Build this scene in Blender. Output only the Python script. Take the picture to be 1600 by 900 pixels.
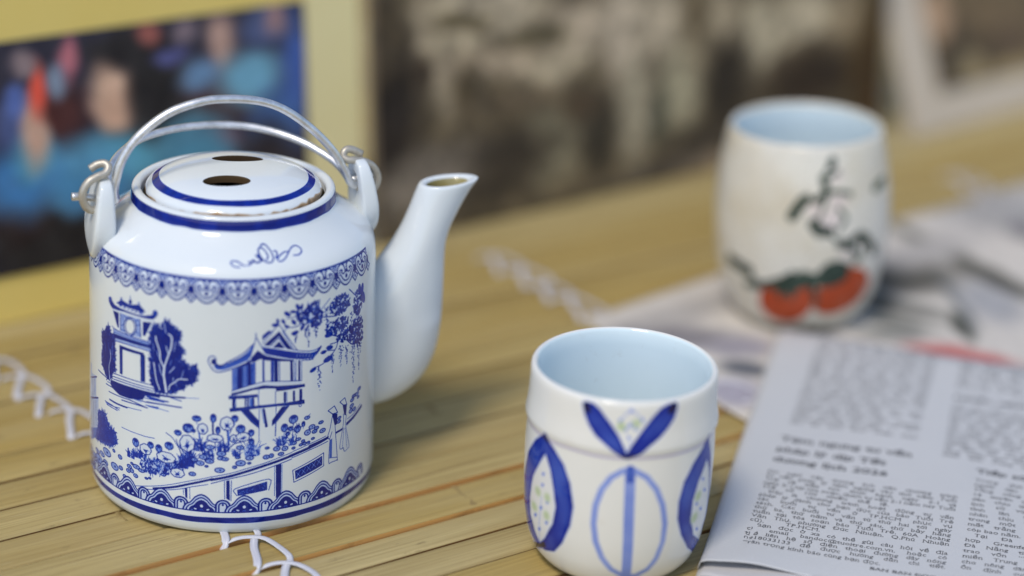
import bpy, bmesh, math, random, unicodedata
import numpy as np
from mathutils import Vector, Matrix

for o in list(bpy.data.objects):
    bpy.data.objects.remove(o, do_unlink=True)
scene = bpy.context.scene
COL = scene.collection
RND = random.Random(11)
NPR = np.random.default_rng(5)
R = math.radians

# ------------------------------------------------------------------ camera, sky, sun, exposure
PITCH, ROLL = R(22.3), R(-2.0)
CAM = Vector((0, 0, .385))
fwd = Vector((0, math.cos(PITCH), -math.sin(PITCH)))
up0 = Vector((0, math.sin(PITCH), math.cos(PITCH)))
rt0 = Vector((1, 0, 0))
rt = rt0 * math.cos(ROLL) - up0 * math.sin(ROLL)
up = up0 * math.cos(ROLL) + rt0 * math.sin(ROLL)
cd = bpy.data.cameras.new('camera')
cd.sensor_width = 36
cd.lens = 3390 / 1600 * 36
cd.clip_start, cd.clip_end = .02, 200
cd.dof.use_dof = True
cd.dof.focus_distance = .79
cd.dof.aperture_fstop = 2.35
cam = bpy.data.objects.new('camera', cd)
COL.objects.link(cam)
cam.matrix_world = Matrix(((rt.x, up.x, -fwd.x, CAM.x), (rt.y, up.y, -fwd.y, CAM.y), (rt.z, up.z, -fwd.z, CAM.z), (0, 0, 0, 1)))
scene.camera = cam

SUN_EL, SUN_AZ = 58, 205            # soft light from the left, a little behind the camera (azimuth the light comes from, from +Y clockwise)
world = bpy.data.worlds.new('World')
scene.world = world
world.use_nodes = True
wn = world.node_tree
wn.nodes.clear()
sky = wn.nodes.new('ShaderNodeTexSky')
sky.sky_type = 'NISHITA'
sky.sun_disc = False
sky.sun_elevation = R(SUN_EL)
sky.sun_rotation = R(SUN_AZ)
sky.air_density = 1.0
sky.dust_density = 1.0
bg = wn.nodes.new('ShaderNodeBackground')
bg.inputs['Strength'].default_value = .115
wo = wn.nodes.new('ShaderNodeOutputWorld')
wn.links.new(sky.outputs[0], bg.inputs[0])
wn.links.new(bg.outputs[0], wo.inputs[0])
sd = bpy.data.lights.new('sun', 'SUN')
sd.energy = 1.3
sd.angle = R(14)
sd.color = (1, .92, .78)
sun = bpy.data.objects.new('sun', sd)
COL.objects.link(sun)
sdir = Vector((math.sin(R(SUN_AZ)) * math.cos(R(SUN_EL)), math.cos(R(SUN_AZ)) * math.cos(R(SUN_EL)), math.sin(R(SUN_EL))))
sun.rotation_euler = sdir.to_track_quat('Z', 'Y').to_euler()
sun.location = (-.5, -.8, 2)
vs = scene.view_settings
vs.view_transform = 'Standard'
vs.look = 'None'
vs.exposure = .52
vs.gamma = 1
vs.use_curve_mapping = False
scene.cycles.max_bounces = 8
scene.cycles.use_denoising = True

# ------------------------------------------------------------------ helpers: objects
def link(name, mesh, parent=None, mat=None):
    o = bpy.data.objects.new(name, mesh)
    COL.objects.link(o)
    if parent is not None:
        o.parent = parent
    for m in (mat if isinstance(mat, (list, tuple)) else [mat]):
        if m is not None and m.name not in [q.name for q in mesh.materials if q]:
            mesh.materials.append(m)
    return o

def tag(o, label, cat, group=None, kind=None):
    o['label'] = label
    o['category'] = cat
    if group: o['group'] = group
    if kind: o['kind'] = kind
    return o

def empty(name, mw):
    o = bpy.data.objects.new(name, None)
    o.empty_display_size = .02
    COL.objects.link(o)
    o.matrix_world = mw
    return o

def frame(loc, x, y, z):
    return Matrix(((x[0], y[0], z[0], loc[0]), (x[1], y[1], z[1], loc[1]), (x[2], y[2], z[2], loc[2]), (0, 0, 0, 1)))

def mesh_from(name, v, f, smooth=True, uv=None, mi=None):
    me = bpy.data.meshes.new(name)
    me.from_pydata([tuple(p) for p in v], [], [tuple(q) for q in f])
    if uv is not None:
        l = me.uv_layers.new(name='UVMap')
        for i, c in enumerate(uv):
            l.data[i].uv = c
    if mi is not None:
        me.polygons.foreach_set('material_index', mi)
    if smooth:
        me.polygons.foreach_set('use_smooth', [True] * len(me.polygons))
    me.update()
    return me

def fix_normals(me):
    bm = bmesh.new(); bm.from_mesh(me)
    bmesh.ops.recalc_face_normals(bm, faces=bm.faces)
    bm.to_mesh(me); bm.free()

def smooth_pts(P, n=6, closed=False):
    """Catmull-Rom through the points"""
    P = np.asarray(P, float)
    m = len(P)
    if m < 3: return P
    out = []
    rng = range(m if closed else m - 1)
    for i in rng:
        p0 = P[(i - 1) % m] if closed or i > 0 else 2 * P[0] - P[1]
        p1, p2 = P[i], P[(i + 1) % m]
        p3 = P[(i + 2) % m] if closed or i + 2 < m else 2 * P[-1] - P[-2]
        for k in range(n):
            t = k / n
            out.append(.5 * ((2 * p1) + (-p0 + p2) * t + (2 * p0 - 5 * p1 + 4 * p2 - p3) * t * t + (-p0 + 3 * p1 - 3 * p2 + p3) * t ** 3))
    if not closed: out.append(P[-1])
    return np.array(out)

def lathe(name, prof, n=144, usplit=None, vlen=None, wob=0, seed=0):
    """prof: [(r, z)] mm from the outside foot up and over; usplit = count of points that carry the print. u = angle, v = length along the profile / vlen"""
    prof = np.asarray(prof, float) / 1000
    S = np.r_[0, np.cumsum(np.hypot(*np.diff(prof, axis=0).T))] * 1000
    v, f, uv = [], [], []
    rg = np.random.default_rng(seed); ph = rg.uniform(0, 6.28, 4)
    m = len(prof)
    for j in range(n):
        th = -math.pi + 2 * math.pi * j / n
        wv = 1 + wob * (math.sin(2 * th + ph[0]) + .5 * math.sin(3 * th + ph[1]))
        for r, z in prof:
            v.append((r * wv * math.sin(th), -r * wv * math.cos(th), z))
    def vv(i):
        if usplit is None: return S[i] / vlen if vlen else 0
        return -.01 if i < usplit[0] else (1.01 if i > usplit[1] else (S[i] - S[usplit[0]]) / vlen)
    for j in range(n):
        k = (j + 1) % n
        for i in range(m - 1):
            a, b, c, d = j * m + i, k * m + i, k * m + i + 1, j * m + i + 1
            if prof[i][0] < 1e-6: f.append((a, c, d)); q = ((j, i), (j + 1, i + 1), (j, i + 1))
            elif prof[i + 1][0] < 1e-6: f.append((a, b, d)); q = ((j, i), (j + 1, i), (j, i + 1))
            else: f.append((a, b, c, d)); q = ((j, i), (j + 1, i), (j + 1, i + 1), (j, i + 1))
            uv += [(a_ / n, vv(b_)) for a_, b_ in q]
    me = mesh_from(name, v, f, True, uv)
    bm = bmesh.new(); bm.from_mesh(me)
    bmesh.ops.remove_doubles(bm, verts=bm.verts, dist=1e-6)
    bm.to_mesh(me); bm.free()
    return me

def dense(P, step):
    """resample a profile finely, keeping it smooth"""
    P = smooth_pts(P, 5)
    return P

def tube(name, P, rad, n=12, taper=None, flat=None):
    P = np.asarray(P, float)
    m = len(P)
    T = np.gradient(P, axis=0); T /= np.linalg.norm(T, axis=1)[:, None]
    nrm = np.cross(T[0], [0.3, .5, .8]); nrm /= np.linalg.norm(nrm)
    v, f = [], []
    for i in range(m):
        nrm = nrm - T[i] * (nrm @ T[i]); nrm /= np.linalg.norm(nrm)
        b = np.cross(T[i], nrm)
        r = rad * (taper[i] if taper is not None else 1)
        for k in range(n):
            a = 2 * math.pi * k / n
            v.append(P[i] + (nrm * math.cos(a) + b * math.sin(a)) * r)
    for i in range(m - 1):
        for k in range(n):
            f.append((i * n + k, i * n + (k + 1) % n, (i + 1) * n + (k + 1) % n, (i + 1) * n + k))
    f.append(tuple(range(n - 1, -1, -1))); f.append(tuple((m - 1) * n + k for k in range(n)))
    return mesh_from(name, v, f)

# ------------------------------------------------------------------ helpers: drawn prints
class Canvas:
    """three ink channels over a sheet w x h millimetres, x centred"""
    def __init__(s, w, h, ppm, ch=1):
        s.w, s.h, s.k = w, h, ppm
        s.W, s.H = int(round(w * ppm)), int(round(h * ppm))
        s.kx, s.ky = s.W / w, s.H / h
        s.a = np.zeros((ch, s.H, s.W), np.float32)
    def box(s, x0, x1, y0, y1):
        i0 = max(0, int((x0 + s.w / 2) * s.kx) - 1); i1 = min(s.W, int((x1 + s.w / 2) * s.kx) + 2)
        j0 = max(0, int(y0 * s.ky) - 1); j1 = min(s.H, int(y1 * s.ky) + 2)
        if i1 <= i0 or j1 <= j0: return None
        X = (np.arange(i0, i1) + .5) / s.kx - s.w / 2
        Y = (np.arange(j0, j1) + .5) / s.ky
        return i0, i1, j0, j1, X[None, :], Y[:, None]
    def put(s, b, al, ink, ch):
        i0, i1, j0, j1 = b[:4]
        v = s.a[ch, j0:j1, i0:i1]
        v += (ink - v) * al.astype(np.float32)
    def stroke(s, P, w, ink, ch=0, soft=None):
        P = np.asarray(P, float)
        hw = w / 2; soft = soft or .6 / s.k
        for (ax, ay), (bx, by) in zip(P[:-1], P[1:]):
            b = s.box(min(ax, bx) - hw - .3, max(ax, bx) + hw + .3, min(ay, by) - hw - .3, max(ay, by) + hw + .3)
            if not b: continue
            X, Y = b[4], b[5]
            dx, dy = bx - ax, by - ay
            L = dx * dx + dy * dy + 1e-12
            t = np.clip(((X - ax) * dx + (Y - ay) * dy) / L, 0, 1)
            d = np.hypot(X - ax - t * dx, Y - ay - t * dy)
            s.put(b, np.clip((hw - d) / soft + .5, 0, 1), ink, ch)
    def fill(s, P, ink, ch=0):
        P = np.asarray(P, float)
        b = s.box(P[:, 0].min(), P[:, 0].max(), P[:, 1].min(), P[:, 1].max())
        if not b: return
        X, Y = b[4], b[5]
        acc = np.zeros((Y.shape[0], X.shape[1]), np.float32)
        for ox, oy in ((-.25, -.25), (.25, -.25), (-.25, .25), (.25, .25)):
            ins = np.zeros(acc.shape, bool)
            xx, yy = X + ox / s.kx, Y + oy / s.ky
            Q = np.roll(P, -1, axis=0)
            for (ax, ay), (bx, by) in zip(P, Q):
                if ay == by: continue
                c = ((ay > yy) != (by > yy))
                ins ^= c & (xx < (bx - ax) * (yy - ay) / (by - ay) + ax)
            acc += ins
        s.put(b, acc / 4, ink, ch)
    def ell(s, x, y, rx, ry, ink, ang=0, ch=0, soft=.15):
        r = max(rx, ry) * (1 + soft)
        b = s.box(x - r, x + r, y - r, y + r)
        if not b: return
        c, d = math.cos(ang), math.sin(ang)
        X, Y = b[4] - x, b[5] - y
        q = np.hypot((X * c + Y * d) / rx, (-X * d + Y * c) / ry)
        s.put(b, np.clip((1 - q) / soft + .5, 0, 1), ink, ch)
    def ring(s, x, y, rx, ry, w, ink, ang=0, n=20, ch=0):
        t = np.linspace(0, 2 * math.pi, n + 1)
        c, d = math.cos(ang), math.sin(ang)
        s.stroke(np.c_[x + rx * np.cos(t) * c - ry * np.sin(t) * d, y + rx * np.cos(t) * d + ry * np.sin(t) * c], w, ink, ch)
    def blur(s, A, r):
        for ax in (0, 1):
            n = max(1, int(r * s.k))
            for _ in range(2):
                pad = [(0, 0), (0, 0)]; pad[ax] = (n + 1, n)
                c = np.cumsum(np.pad(A, pad, mode='edge'), axis=ax, dtype=np.float64)
                hi = np.take(c, range(2 * n + 1, c.shape[ax]), axis=ax); lo = np.take(c, range(0, c.shape[ax] - 2 * n - 1), axis=ax)
                A = ((hi - lo) / (2 * n + 1)).astype(np.float32)
        return A

def to_image(name, rgb, srgb=False):
    h, w = rgb.shape[:2]
    px = np.ones((h, w, 4), np.float32)
    px[..., :3] = rgb
    im = bpy.data.images.new(name, w, h, alpha=False)
    im.colorspace_settings.name = 'sRGB' if srgb else 'Non-Color'
    im.pixels.foreach_set(px.ravel())
    im.update()
    im.pack()
    return im

def value_noise(h, w, cell, seed):
    rg = np.random.default_rng(seed)
    g = rg.random((h // cell + 3, w // cell + 3)).astype(np.float32)
    y = np.arange(h) / cell; x = np.arange(w) / cell
    yi, xi = y.astype(int), x.astype(int)
    fy, fx = (y - yi)[:, None], (x - xi)[None, :]
    fy = fy * fy * (3 - 2 * fy); fx = fx * fx * (3 - 2 * fx)
    return ((g[yi][:, xi] * (1 - fx) + g[yi][:, xi + 1] * fx) * (1 - fy) + (g[yi + 1][:, xi] * (1 - fx) + g[yi + 1][:, xi + 1] * fx) * fy)

def decode(txt):
    out = []
    for ln in txt.strip().split('\n'):
        p = ln.split()
        n = [int(q) for q in p[3:]]
        extra = n.pop() if len(n) % 2 else 0
        out.append((p[0], float(p[1]), float(p[2]), np.array(n, float).reshape(-1, 2) / 20, extra))
    return out

def draw(cv, items, rg, chan=None):
    chan = chan or {}
    lw = .29
    for kind, ink, w, P, ex in items:
        if kind == 's':
            closed = len(P) > 3 and np.allclose(P[0], P[-1], atol=.3)
            cv.stroke(smooth_pts(P, 4) if len(P) > 3 and not closed else P, max(w, .19), ink)
        elif kind == 'f':
            cv.fill(P, ink)
        elif kind in chan:
            x, y = P[0]
            if kind == 'r': cv.fill(smooth_pts(P, 4, True), ink, 0 * 0 + chan[kind])
            else: cv.ell(x, y, abs(P[1][0] - x) + .2, abs(P[2][1] - y) + .2, ink, 0, chan[kind], .5)
        elif kind == 'j':
            cv.fill(P, ink)
            ctr = P.mean(0)
            for a, b in zip(P, np.roll(P, -1, axis=0)):
                L = np.hypot(*(b - a)); n = max(2, int(L / .22))
                nn = np.array([b[1] - a[1], a[0] - b[0]]) / max(L, 1e-6)
                if inside(P, (a + b) / 2 + nn * .15): nn = -nn
                for i in range(n):
                    c = a + (b - a) * i / n
                    d = nn * rg.uniform(.1, .75) + rg.normal(0, .3, 2) + np.array([0, .25])
                    cv.stroke([c - d * .4, c + d * 1.25], rg.uniform(.16, .34), ink)
                    if rg.random() < .45: cv.stroke([c - d * .5, c - d * .5 - nn * rg.uniform(.2, .6)], .14, .15)
            lo_, hi_ = P.min(0), P.max(0)
            for _ in range(int((hi_ - lo_).prod() * 3)):
                c = lo_ + rg.random(2) * (hi_ - lo_)
                if inside(P, c):
                    d = rg.normal(0, .3, 2); cv.stroke([c, c + d], rg.uniform(.1, .16), rg.choice([.35, .6, .98]))
        elif kind in ('grass', 'bloom', 'bud', 'pad', 'mess', 'clus'):
            x, y = P[0]; rx = max(.18, np.hypot(*(P[1] - P[0]))); ry = max(.18, np.hypot(*(P[2] - P[0])))
            if kind == 'grass':
                for _ in range(int(8 + rx * 7)):
                    bx = x + rg.uniform(-.5, .5) * rx
                    a = rg.normal(0, .35); h = ry * rg.uniform(.4, 1)
                    tip = (bx + math.sin(a) * h, y + h * math.cos(a))
                    cv.stroke(smooth_pts([(bx, y), (bx + math.sin(a) * h * .35, y + h * .55), tip], 4), rg.uniform(.12, .26), ink * rg.uniform(.6, 1))
            elif kind == 'bloom':
                t = np.linspace(0, 2 * math.pi, 41); k = 1 + .10 * np.abs(np.sin(t * 3.5 + rg.uniform(0, 3))) - .05
                Q = np.c_[x + rx * k * np.cos(t), y + ry * k * np.sin(t)]
                cv.fill(Q, .1); cv.stroke(Q, lw, ink * .9)
                for _ in range(11):
                    a = rg.uniform(0, 6.28); q = rg.uniform(.3, .75)
                    cv.stroke([(x, y - ry * .25), (x + rx * q * math.cos(a), y - ry * .25 + ry * q * math.sin(a))], .14, ink * rg.uniform(.5, .95))
                cv.ell(x, y - ry * .3, rx * .28, ry * .22, ink * .8, 0, 0, .6)
            elif kind == 'bud':
                cv.ell(x, y, rx, ry, .3); cv.ring(x, y, rx, ry, lw, ink)
                cv.stroke(smooth_pts([(x - rx * .5, y - ry * .6), (x - rx * .3, y + ry * .3), (x, y + ry * .8)], 4), .18, ink * .9)
                cv.stroke(smooth_pts([(x + rx * .5, y - ry * .6), (x + rx * .25, y + ry * .3), (x, y + ry * .8)], 4), .15, ink * .8)
                cv.ell(x, y + ry * .45, rx * .6, ry * .35, ink * .85, 0, 0, .6)
                cv.stroke([(x, y - ry), (x + rg.uniform(-.2, .2), y - ry - rg.uniform(.5, 1.3))], .2, ink * .6)
            elif kind == 'pad':
                cv.ell(x, y, rx, ry, .28); cv.ring(x, y, rx, ry, min(lw, rx * .7), ink)
                if rx > .5: cv.ell(x + rx * .1, y, rx * .2, ry * .25, ink)
            elif kind == 'mess':
                cv.ell(x, y, rx, ry, .22, 0, 0, .7)
                for _ in range(int(14 + rx * ry * 10)):
                    a = rg.uniform(0, 6.28); q = math.sqrt(rg.uniform(0, 1)); c = np.array([x + rx * q * math.cos(a), y + ry * q * math.sin(a)])
                    if rg.random() < .3: cv.ring(c[0], c[1], rg.uniform(.2, .5), rg.uniform(.15, .35), .15, ink, rg.uniform(0, 3), 10)
                    else: cv.stroke([c, c + np.array([rg.normal(0, .25), rg.normal(0, .7)])], rg.uniform(.12, .24), ink * rg.uniform(.6, 1.05))
            else:
                cv.ell(x, y, rx * .9, ry * .9, .16, 0, 0, .9)
                for _ in range(int(9 + rx * ry * 4.8)):
                    a = rg.uniform(0, 6.28); q = math.sqrt(rg.uniform(0, 1)); cx, cy = x + rx * q * math.cos(a), y + ry * q * math.sin(a)
                    an = rg.uniform(0, 3.14); l = rg.uniform(.45, .8)
                    cv.ell(cx, cy, l, l * .42, rg.choice([.06, .12, .2, .9]), an, 0, .3); cv.ring(cx, cy, l, l * .42, .14, rg.uniform(.88, 1), an, 12); cv.stroke([(cx - l * math.cos(an), cy - l * math.sin(an)), (cx + l * .3 * math.cos(an), cy + l * .3 * math.sin(an))], .15, .95)
        elif kind == 'leaf':
            l = np.hypot(*(P[1] - P[0])); c = (P[0] + P[1]) / 2; an = -R(ex)
            cv.ell(c[0], c[1], l * .5, l * .24, .55, an); cv.ring(c[0], c[1], l * .5, l * .24, .18, ink, an, 14)
            cv.stroke([c - .5 * l * np.array([math.cos(an), math.sin(an)]), c + .5 * l * np.array([math.cos(an), math.sin(an)])], .14, .9)
        elif kind == 'rac':
            (x, y0), (x1, y1), (x2, _) = P
            wd = abs(x2 - x); n = int(abs(y1 - y0) / .22) + 3
            for i in range(n):
                q = i / n
                cx = x + (x1 - x) * q + rg.normal(0, wd * .35 * (1 - q) ** .7); cy = y0 + (y1 - y0) * q
                if rg.random() < .9 - q * .4:
                    cv.ell(cx, cy, rg.uniform(.22, .45) * (1 - q * .5), rg.uniform(.14, .26), min(1, ink * rg.uniform(.9, 1.25)), rg.uniform(0, 3), 0, .4)

def inside(P, c):
    n = 0
    for a, b in zip(P, np.roll(P, -1, axis=0)):
        if (a[1] > c[1]) != (b[1] > c[1]) and c[0] < (b[0] - a[0]) * (c[1] - a[1]) / (b[1] - a[1]) + a[0]: n ^= 1
    return bool(n)

# ------------------------------------------------------------------ helpers: materials
def new_mat(name):
    m = bpy.data.materials.new(name); m.use_nodes = True
    t = m.node_tree
    return m, t, t.nodes['Principled BSDF']

def N(t, typ, **kw):
    n = t.nodes.new(typ)
    for k, v in kw.items():
        if k in n.inputs: n.inputs[k].default_value = v
        else: setattr(n, k, v)
    return n

def ramp(t, src, stops):
    r = t.nodes.new('ShaderNodeValToRGB')
    e = r.color_ramp.elements
    while len(e) < len(stops): e.new(.5)
    for q, (p, c) in zip(e, stops):
        q.position = p; q.color = (c[0], c[1], c[2], 1)
    t.links.new(src, r.inputs[0])
    return r.outputs[0]

def mixc(t, fac, a, b, mode='MIX'):
    m = t.nodes.new('ShaderNodeMix'); m.data_type = 'RGBA'; m.blend_type = mode
    for sock, val in ((m.inputs[0], fac), (m.inputs[6], a), (m.inputs[7], b)):
        if hasattr(val, 'links'): t.links.new(val, sock)
        elif isinstance(val, (int, float)): sock.default_value = val
        else: sock.default_value = (val[0], val[1], val[2], 1)
    return m.outputs[2]

def mathn(t, op, a, b=None, c=None):
    m = t.nodes.new('ShaderNodeMath'); m.operation = op
    for s, v in zip(m.inputs, (a, b, c)):
        if v is None: continue
        if hasattr(v, 'links'): t.links.new(v, s)
        else: s.default_value = v
    return m.outputs[0]

def noise(t, scale, detail=3, vec=None, rough=.5, mapscale=None):
    n = N(t, 'ShaderNodeTexNoise'); n.inputs['Scale'].default_value = scale; n.inputs['Detail'].default_value = detail; n.inputs['Roughness'].default_value = rough
    if vec is None:
        vec = N(t, 'ShaderNodeTexCoord').outputs['Object']
    if mapscale:
        mp = N(t, 'ShaderNodeMapping'); mp.inputs['Scale'].default_value = mapscale
        t.links.new(vec, mp.inputs[0]); vec = mp.outputs[0]
    t.links.new(vec, n.inputs['Vector'])
    return n.outputs['Fac']

def bump(t, bsdf, h, strength, dist):
    b = N(t, 'ShaderNodeBump'); b.inputs['Strength'].default_value = strength; b.inputs['Distance'].default_value = dist
    t.links.new(h, b.inputs['Height']); t.links.new(b.outputs[0], bsdf.inputs['Normal'])

def glaze(name, white, img=None, inks=None, rough=.07, dirt=0.0, dirtcol=(.25, .16, .07), crackle=0, coat=0):
    """glazed porcelain; inks: per channel a colour ramp"""
    m, t, b = new_mat(name)
    n1 = noise(t, 45, 4)
    col = mixc(t, ramp(t, n1, [(.3, (0, 0, 0)), (.75, (1, 1, 1))]), white, tuple(c * k for c, k in zip(white, (.955, .965, .97))))
    if crackle:
        n3 = noise(t, 32, 4, rough=.6)
        col = mixc(t, mathn(t, 'MULTIPLY', ramp(t, n3, [(.45, (0, 0, 0)), (.72, (1, 1, 1))]), .6), col, (.62, .53, .36))
    if dirt:
        n2 = noise(t, 130, 6, rough=.7)
        col = mixc(t, mathn(t, 'MULTIPLY', ramp(t, n2, [(.62, (0, 0, 0)), (.8, (1, 1, 1))]), dirt), col, dirtcol)
    if crackle:
        vo = N(t, 'ShaderNodeTexVoronoi'); vo.feature = 'DISTANCE_TO_EDGE'; vo.inputs['Scale'].default_value = 420
        t.links.new(N(t, 'ShaderNodeTexCoord').outputs['Object'], vo.inputs['Vector'])
        col = mixc(t, mathn(t, 'MULTIPLY', ramp(t, vo.outputs['Distance'], [(0, (1, 1, 1)), (.06, (0, 0, 0))]), crackle), col, (.33, .25, .16))
    if img:
        ti = N(t, 'ShaderNodeTexImage'); ti.image = img; ti.extension = 'CLIP' if inks.get('clip') else 'EXTEND'
        ti.interpolation = 'Cubic'
        sp = N(t, 'ShaderNodeSeparateColor'); t.links.new(ti.outputs[0], sp.inputs[0])
        for ch in range(3):
            if ch in inks:
                d = sp.outputs[ch]
                rc = ramp(t, d, inks[ch])
                fac = mathn(t, 'MINIMUM', mathn(t, 'MULTIPLY', d, 3.2), 1.0)
                col = mixc(t, fac, col, rc)
    t.links.new(col, b.inputs['Base Color'])
    b.inputs['Roughness'].default_value = rough
    b.inputs['IOR'].default_value = 1.5
    b.inputs['Coat Weight'].default_value = coat
    b.inputs['Coat Roughness'].default_value = .03
    bump(t, b, noise(t, 60, 3), .12, .0006)
    return m

COBALT = [(0, (.52, .62, .82)), (.18, (.34, .47, .80)), (.34, (.05, .145, .60)), (.55, (.003, .030, .37)), (.85, (.001, .012, .20))]

# ------------------------------------------------------------------ setting: ground far below the table
m, t, b = new_mat('ground_concrete')
t.links.new(mixc(t, noise(t, 6, 5), (.20, .19, .17), (.30, .28, .26)), b.inputs['Base Color']); b.inputs['Roughness'].default_value = .9
me = mesh_from('ground', [(-40, -40, 0), (40, -40, 0), (40, 40, 0), (-40, 40, 0)], [(0, 1, 2, 3)], False)
g = link('ground', me, None, m); g.location.z = -.74
g['kind'] = 'structure'

# ------------------------------------------------------------------ bamboo table
TA = R(34)                                                 # the slats run at 34 degrees
S3 = Vector((math.cos(TA), math.sin(TA), 0)); T3 = Vector((-math.sin(TA), math.cos(TA), 0))
def bamboo_mat(name, side=0):
    m, t, b = new_mat(name)
    co = N(t, 'ShaderNodeTexCoord').outputs['Object']
    oi = N(t, 'ShaderNodeObjectInfo')
    add = N(t, 'ShaderNodeVectorMath'); add.operation = 'ADD'
    sc = N(t, 'ShaderNodeVectorMath'); sc.operation = 'SCALE'; sc.inputs['Scale'].default_value = 7.3
    cb = N(t, 'ShaderNodeCombineXYZ'); t.links.new(oi.outputs['Random'], cb.inputs[0]); t.links.new(oi.outputs['Random'], cb.inputs[2])
    t.links.new(cb.outputs[0], sc.inputs[0]); t.links.new(co, add.inputs[0]); t.links.new(sc.outputs[0], add.inputs[1])
    v = add.outputs[0]
    fine = noise(t, 1, 5, v, .65, (14, 900, 900))
    wide = noise(t, 1, 4, v, .55, (9, 70, 70))
    blot = noise(t, 1, 5, v, .7, (42, 120, 120))
    if side:
        col = mixc(t, fine, (.22, .11, .035), (.36, .20, .08)) if side == 1 else mixc(t, fine, (.66, .33, .09), (.78, .46, .17))
        col = mixc(t, mathn(t, 'MULTIPLY', ramp(t, blot, [(.5, (0, 0, 0)), (.7, (1, 1, 1))]), .6), col, (.16, .08, .03))
    else:
        col = mixc(t, wide, (.39, .28, .088), (.52, .405, .165))
        col = mixc(t, ramp(t, oi.outputs['Random'], [(0, (0, 0, 0)), (1, (.6, .6, .6))]), col, (.40, .265, .065))
        r2 = mathn(t, 'FRACT', mathn(t, 'MULTIPLY', oi.outputs['Random'], 17.3))
        col = mixc(t, ramp(t, r2, [(.35, (0, 0, 0)), (1, (.5, .5, .5))]), col, (.55, .47, .26))
        r3 = mathn(t, 'FRACT', mathn(t, 'MULTIPLY', oi.outputs['Random'], 41.7))
        col = mixc(t, ramp(t, r3, [(.6, (0, 0, 0)), (1, (.4, .4, .4))]), col, (.24, .17, .07))
        col = mixc(t, mathn(t, 'MULTIPLY', ramp(t, fine, [(.35, (1, 1, 1)), (.62, (0, 0, 0))]), .55), col, (.23, .155, .05))
        grey = noise(t, 1, 5, v, .6, (6, 40, 40))
        col = mixc(t, mathn(t, 'MULTIPLY', ramp(t, grey, [(.45, (0, 0, 0)), (.7, (1, 1, 1))]), .40), col, (.50, .41, .21))
        col = mixc(t, mathn(t, 'MULTIPLY', ramp(t, blot, [(.62, (0, 0, 0)), (.74, (1, 1, 1))]), .6), col, (.12, .085, .04))
        crk = noise(t, 1, 3, v, .6, (5, 420, 420))
        col = mixc(t, mathn(t, 'MULTIPLY', ramp(t, crk, [(.30, (1, 1, 1)), (.36, (0, 0, 0))]), .7), col, (.16, .10, .035))
        scr = noise(t, 1, 2, v, .5, (60, 1500, 1500))
        col = mixc(t, mathn(t, 'MULTIPLY', ramp(t, scr, [(.70, (0, 0, 0)), (.76, (1, 1, 1))]), .35), col, (.55, .48, .33))
    t.links.new(col, b.inputs['Base Color'])
    t.links.new(mathn(t, 'MULTIPLY_ADD', wide, .2, .42), b.inputs['Roughness'])
    b.inputs['Specular IOR Level'].default_value = .28
    bump(t, b, mathn(t, 'ADD', fine, mathn(t, 'MULTIPLY', blot, .6)), .25, .0004)
    return m
BAM, BAMS = bamboo_mat('bamboo_skin'), bamboo_mat('bamboo_split_edge', 1)
BAMO = bamboo_mat('fresh_split_edge', 2)
m, t, b = new_mat('bamboo_node'); t.links.new(mixc(t, noise(t, 300, 3), (.20, .14, .05), (.42, .31, .13)), b.inputs['Base Color']); b.inputs['Roughness'].default_value = .6
NODE = m
table = empty('bamboo_table', frame((0, 0, 0), S3, T3, (0, 0, 1)))
tag(table, 'table top of weathered yellow bamboo slats laced together with flat white plastic cord', 'table')
seams = [.5679, .5862, .6040, .6255, .6483, .6690, .6902, .7112, .7330, .7575]
lo = []
x = seams[0]
while x > .06:
    x -= RND.uniform(.0185, .0225); lo.append(x)
hi = []
x = seams[-1]
while x < 1.32:
    x += RND.uniform(.0195, .0225); hi.append(x)
SE = lo[::-1] + seams + hi
S0, S1 = -.45, 1.35
def slat_mesh(w, hn, hf, slope, side_n):
    """cross section in (t, z); hn / hf = height of the near and far edge; slightly crowned, thin"""
    gap = RND.uniform(.0003, .0009)
    a, bq = -w / 2 + gap, w / 2 - gap * .3
    n = 14
    v, f, mi = [], [], []
    cs = []
    crown = RND.uniform(.0002, .0007)
    for q in (0, .035, .12, .35, .65, .88, .965, 1):
        z = hn + (hf - hn) * q + crown * (1 - (2 * q - 1) ** 2) - (.0006 if q in (0, 1) else 0) - (.0001 if q in (.035, .965) else 0)
        cs.append((a + (bq - a) * q, z))
    cs = [(a + .0002, cs[0][1] - .0045)] + cs + [(bq - .0002, cs[-1][1] - .0045)]
    m = len(cs)
    ph = RND.uniform(0, 6); ph2 = RND.uniform(0, 6)
    for i in range(n + 1):
        s = S0 + (S1 - S0) * i / n
        wz = .00018 * math.sin(5 * s + ph); wt = .0003 * math.sin(3.1 * s + ph2)
        for tt, z in cs: v.append((s, tt + wt + slope * (s - .35), min(z + wz, -.00005)))
    for i in range(n):
        for k in range(m - 1):
            f.append((i * m + k, (i + 1) * m + k, (i + 1) * m + k + 1, i * m + k + 1))
            mi.append(1 if k in (0, m - 2) else 0)
    f.append(tuple(range(m))); mi.append(1); f.append(tuple(n * m + k for k in range(m - 1, -1, -1))); mi.append(1)
    me = mesh_from('slat', v, f, False, None, mi)
    for p in me.polygons:
        if p.material_index == 0: p.use_smooth = True
    return me
tops = []
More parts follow.
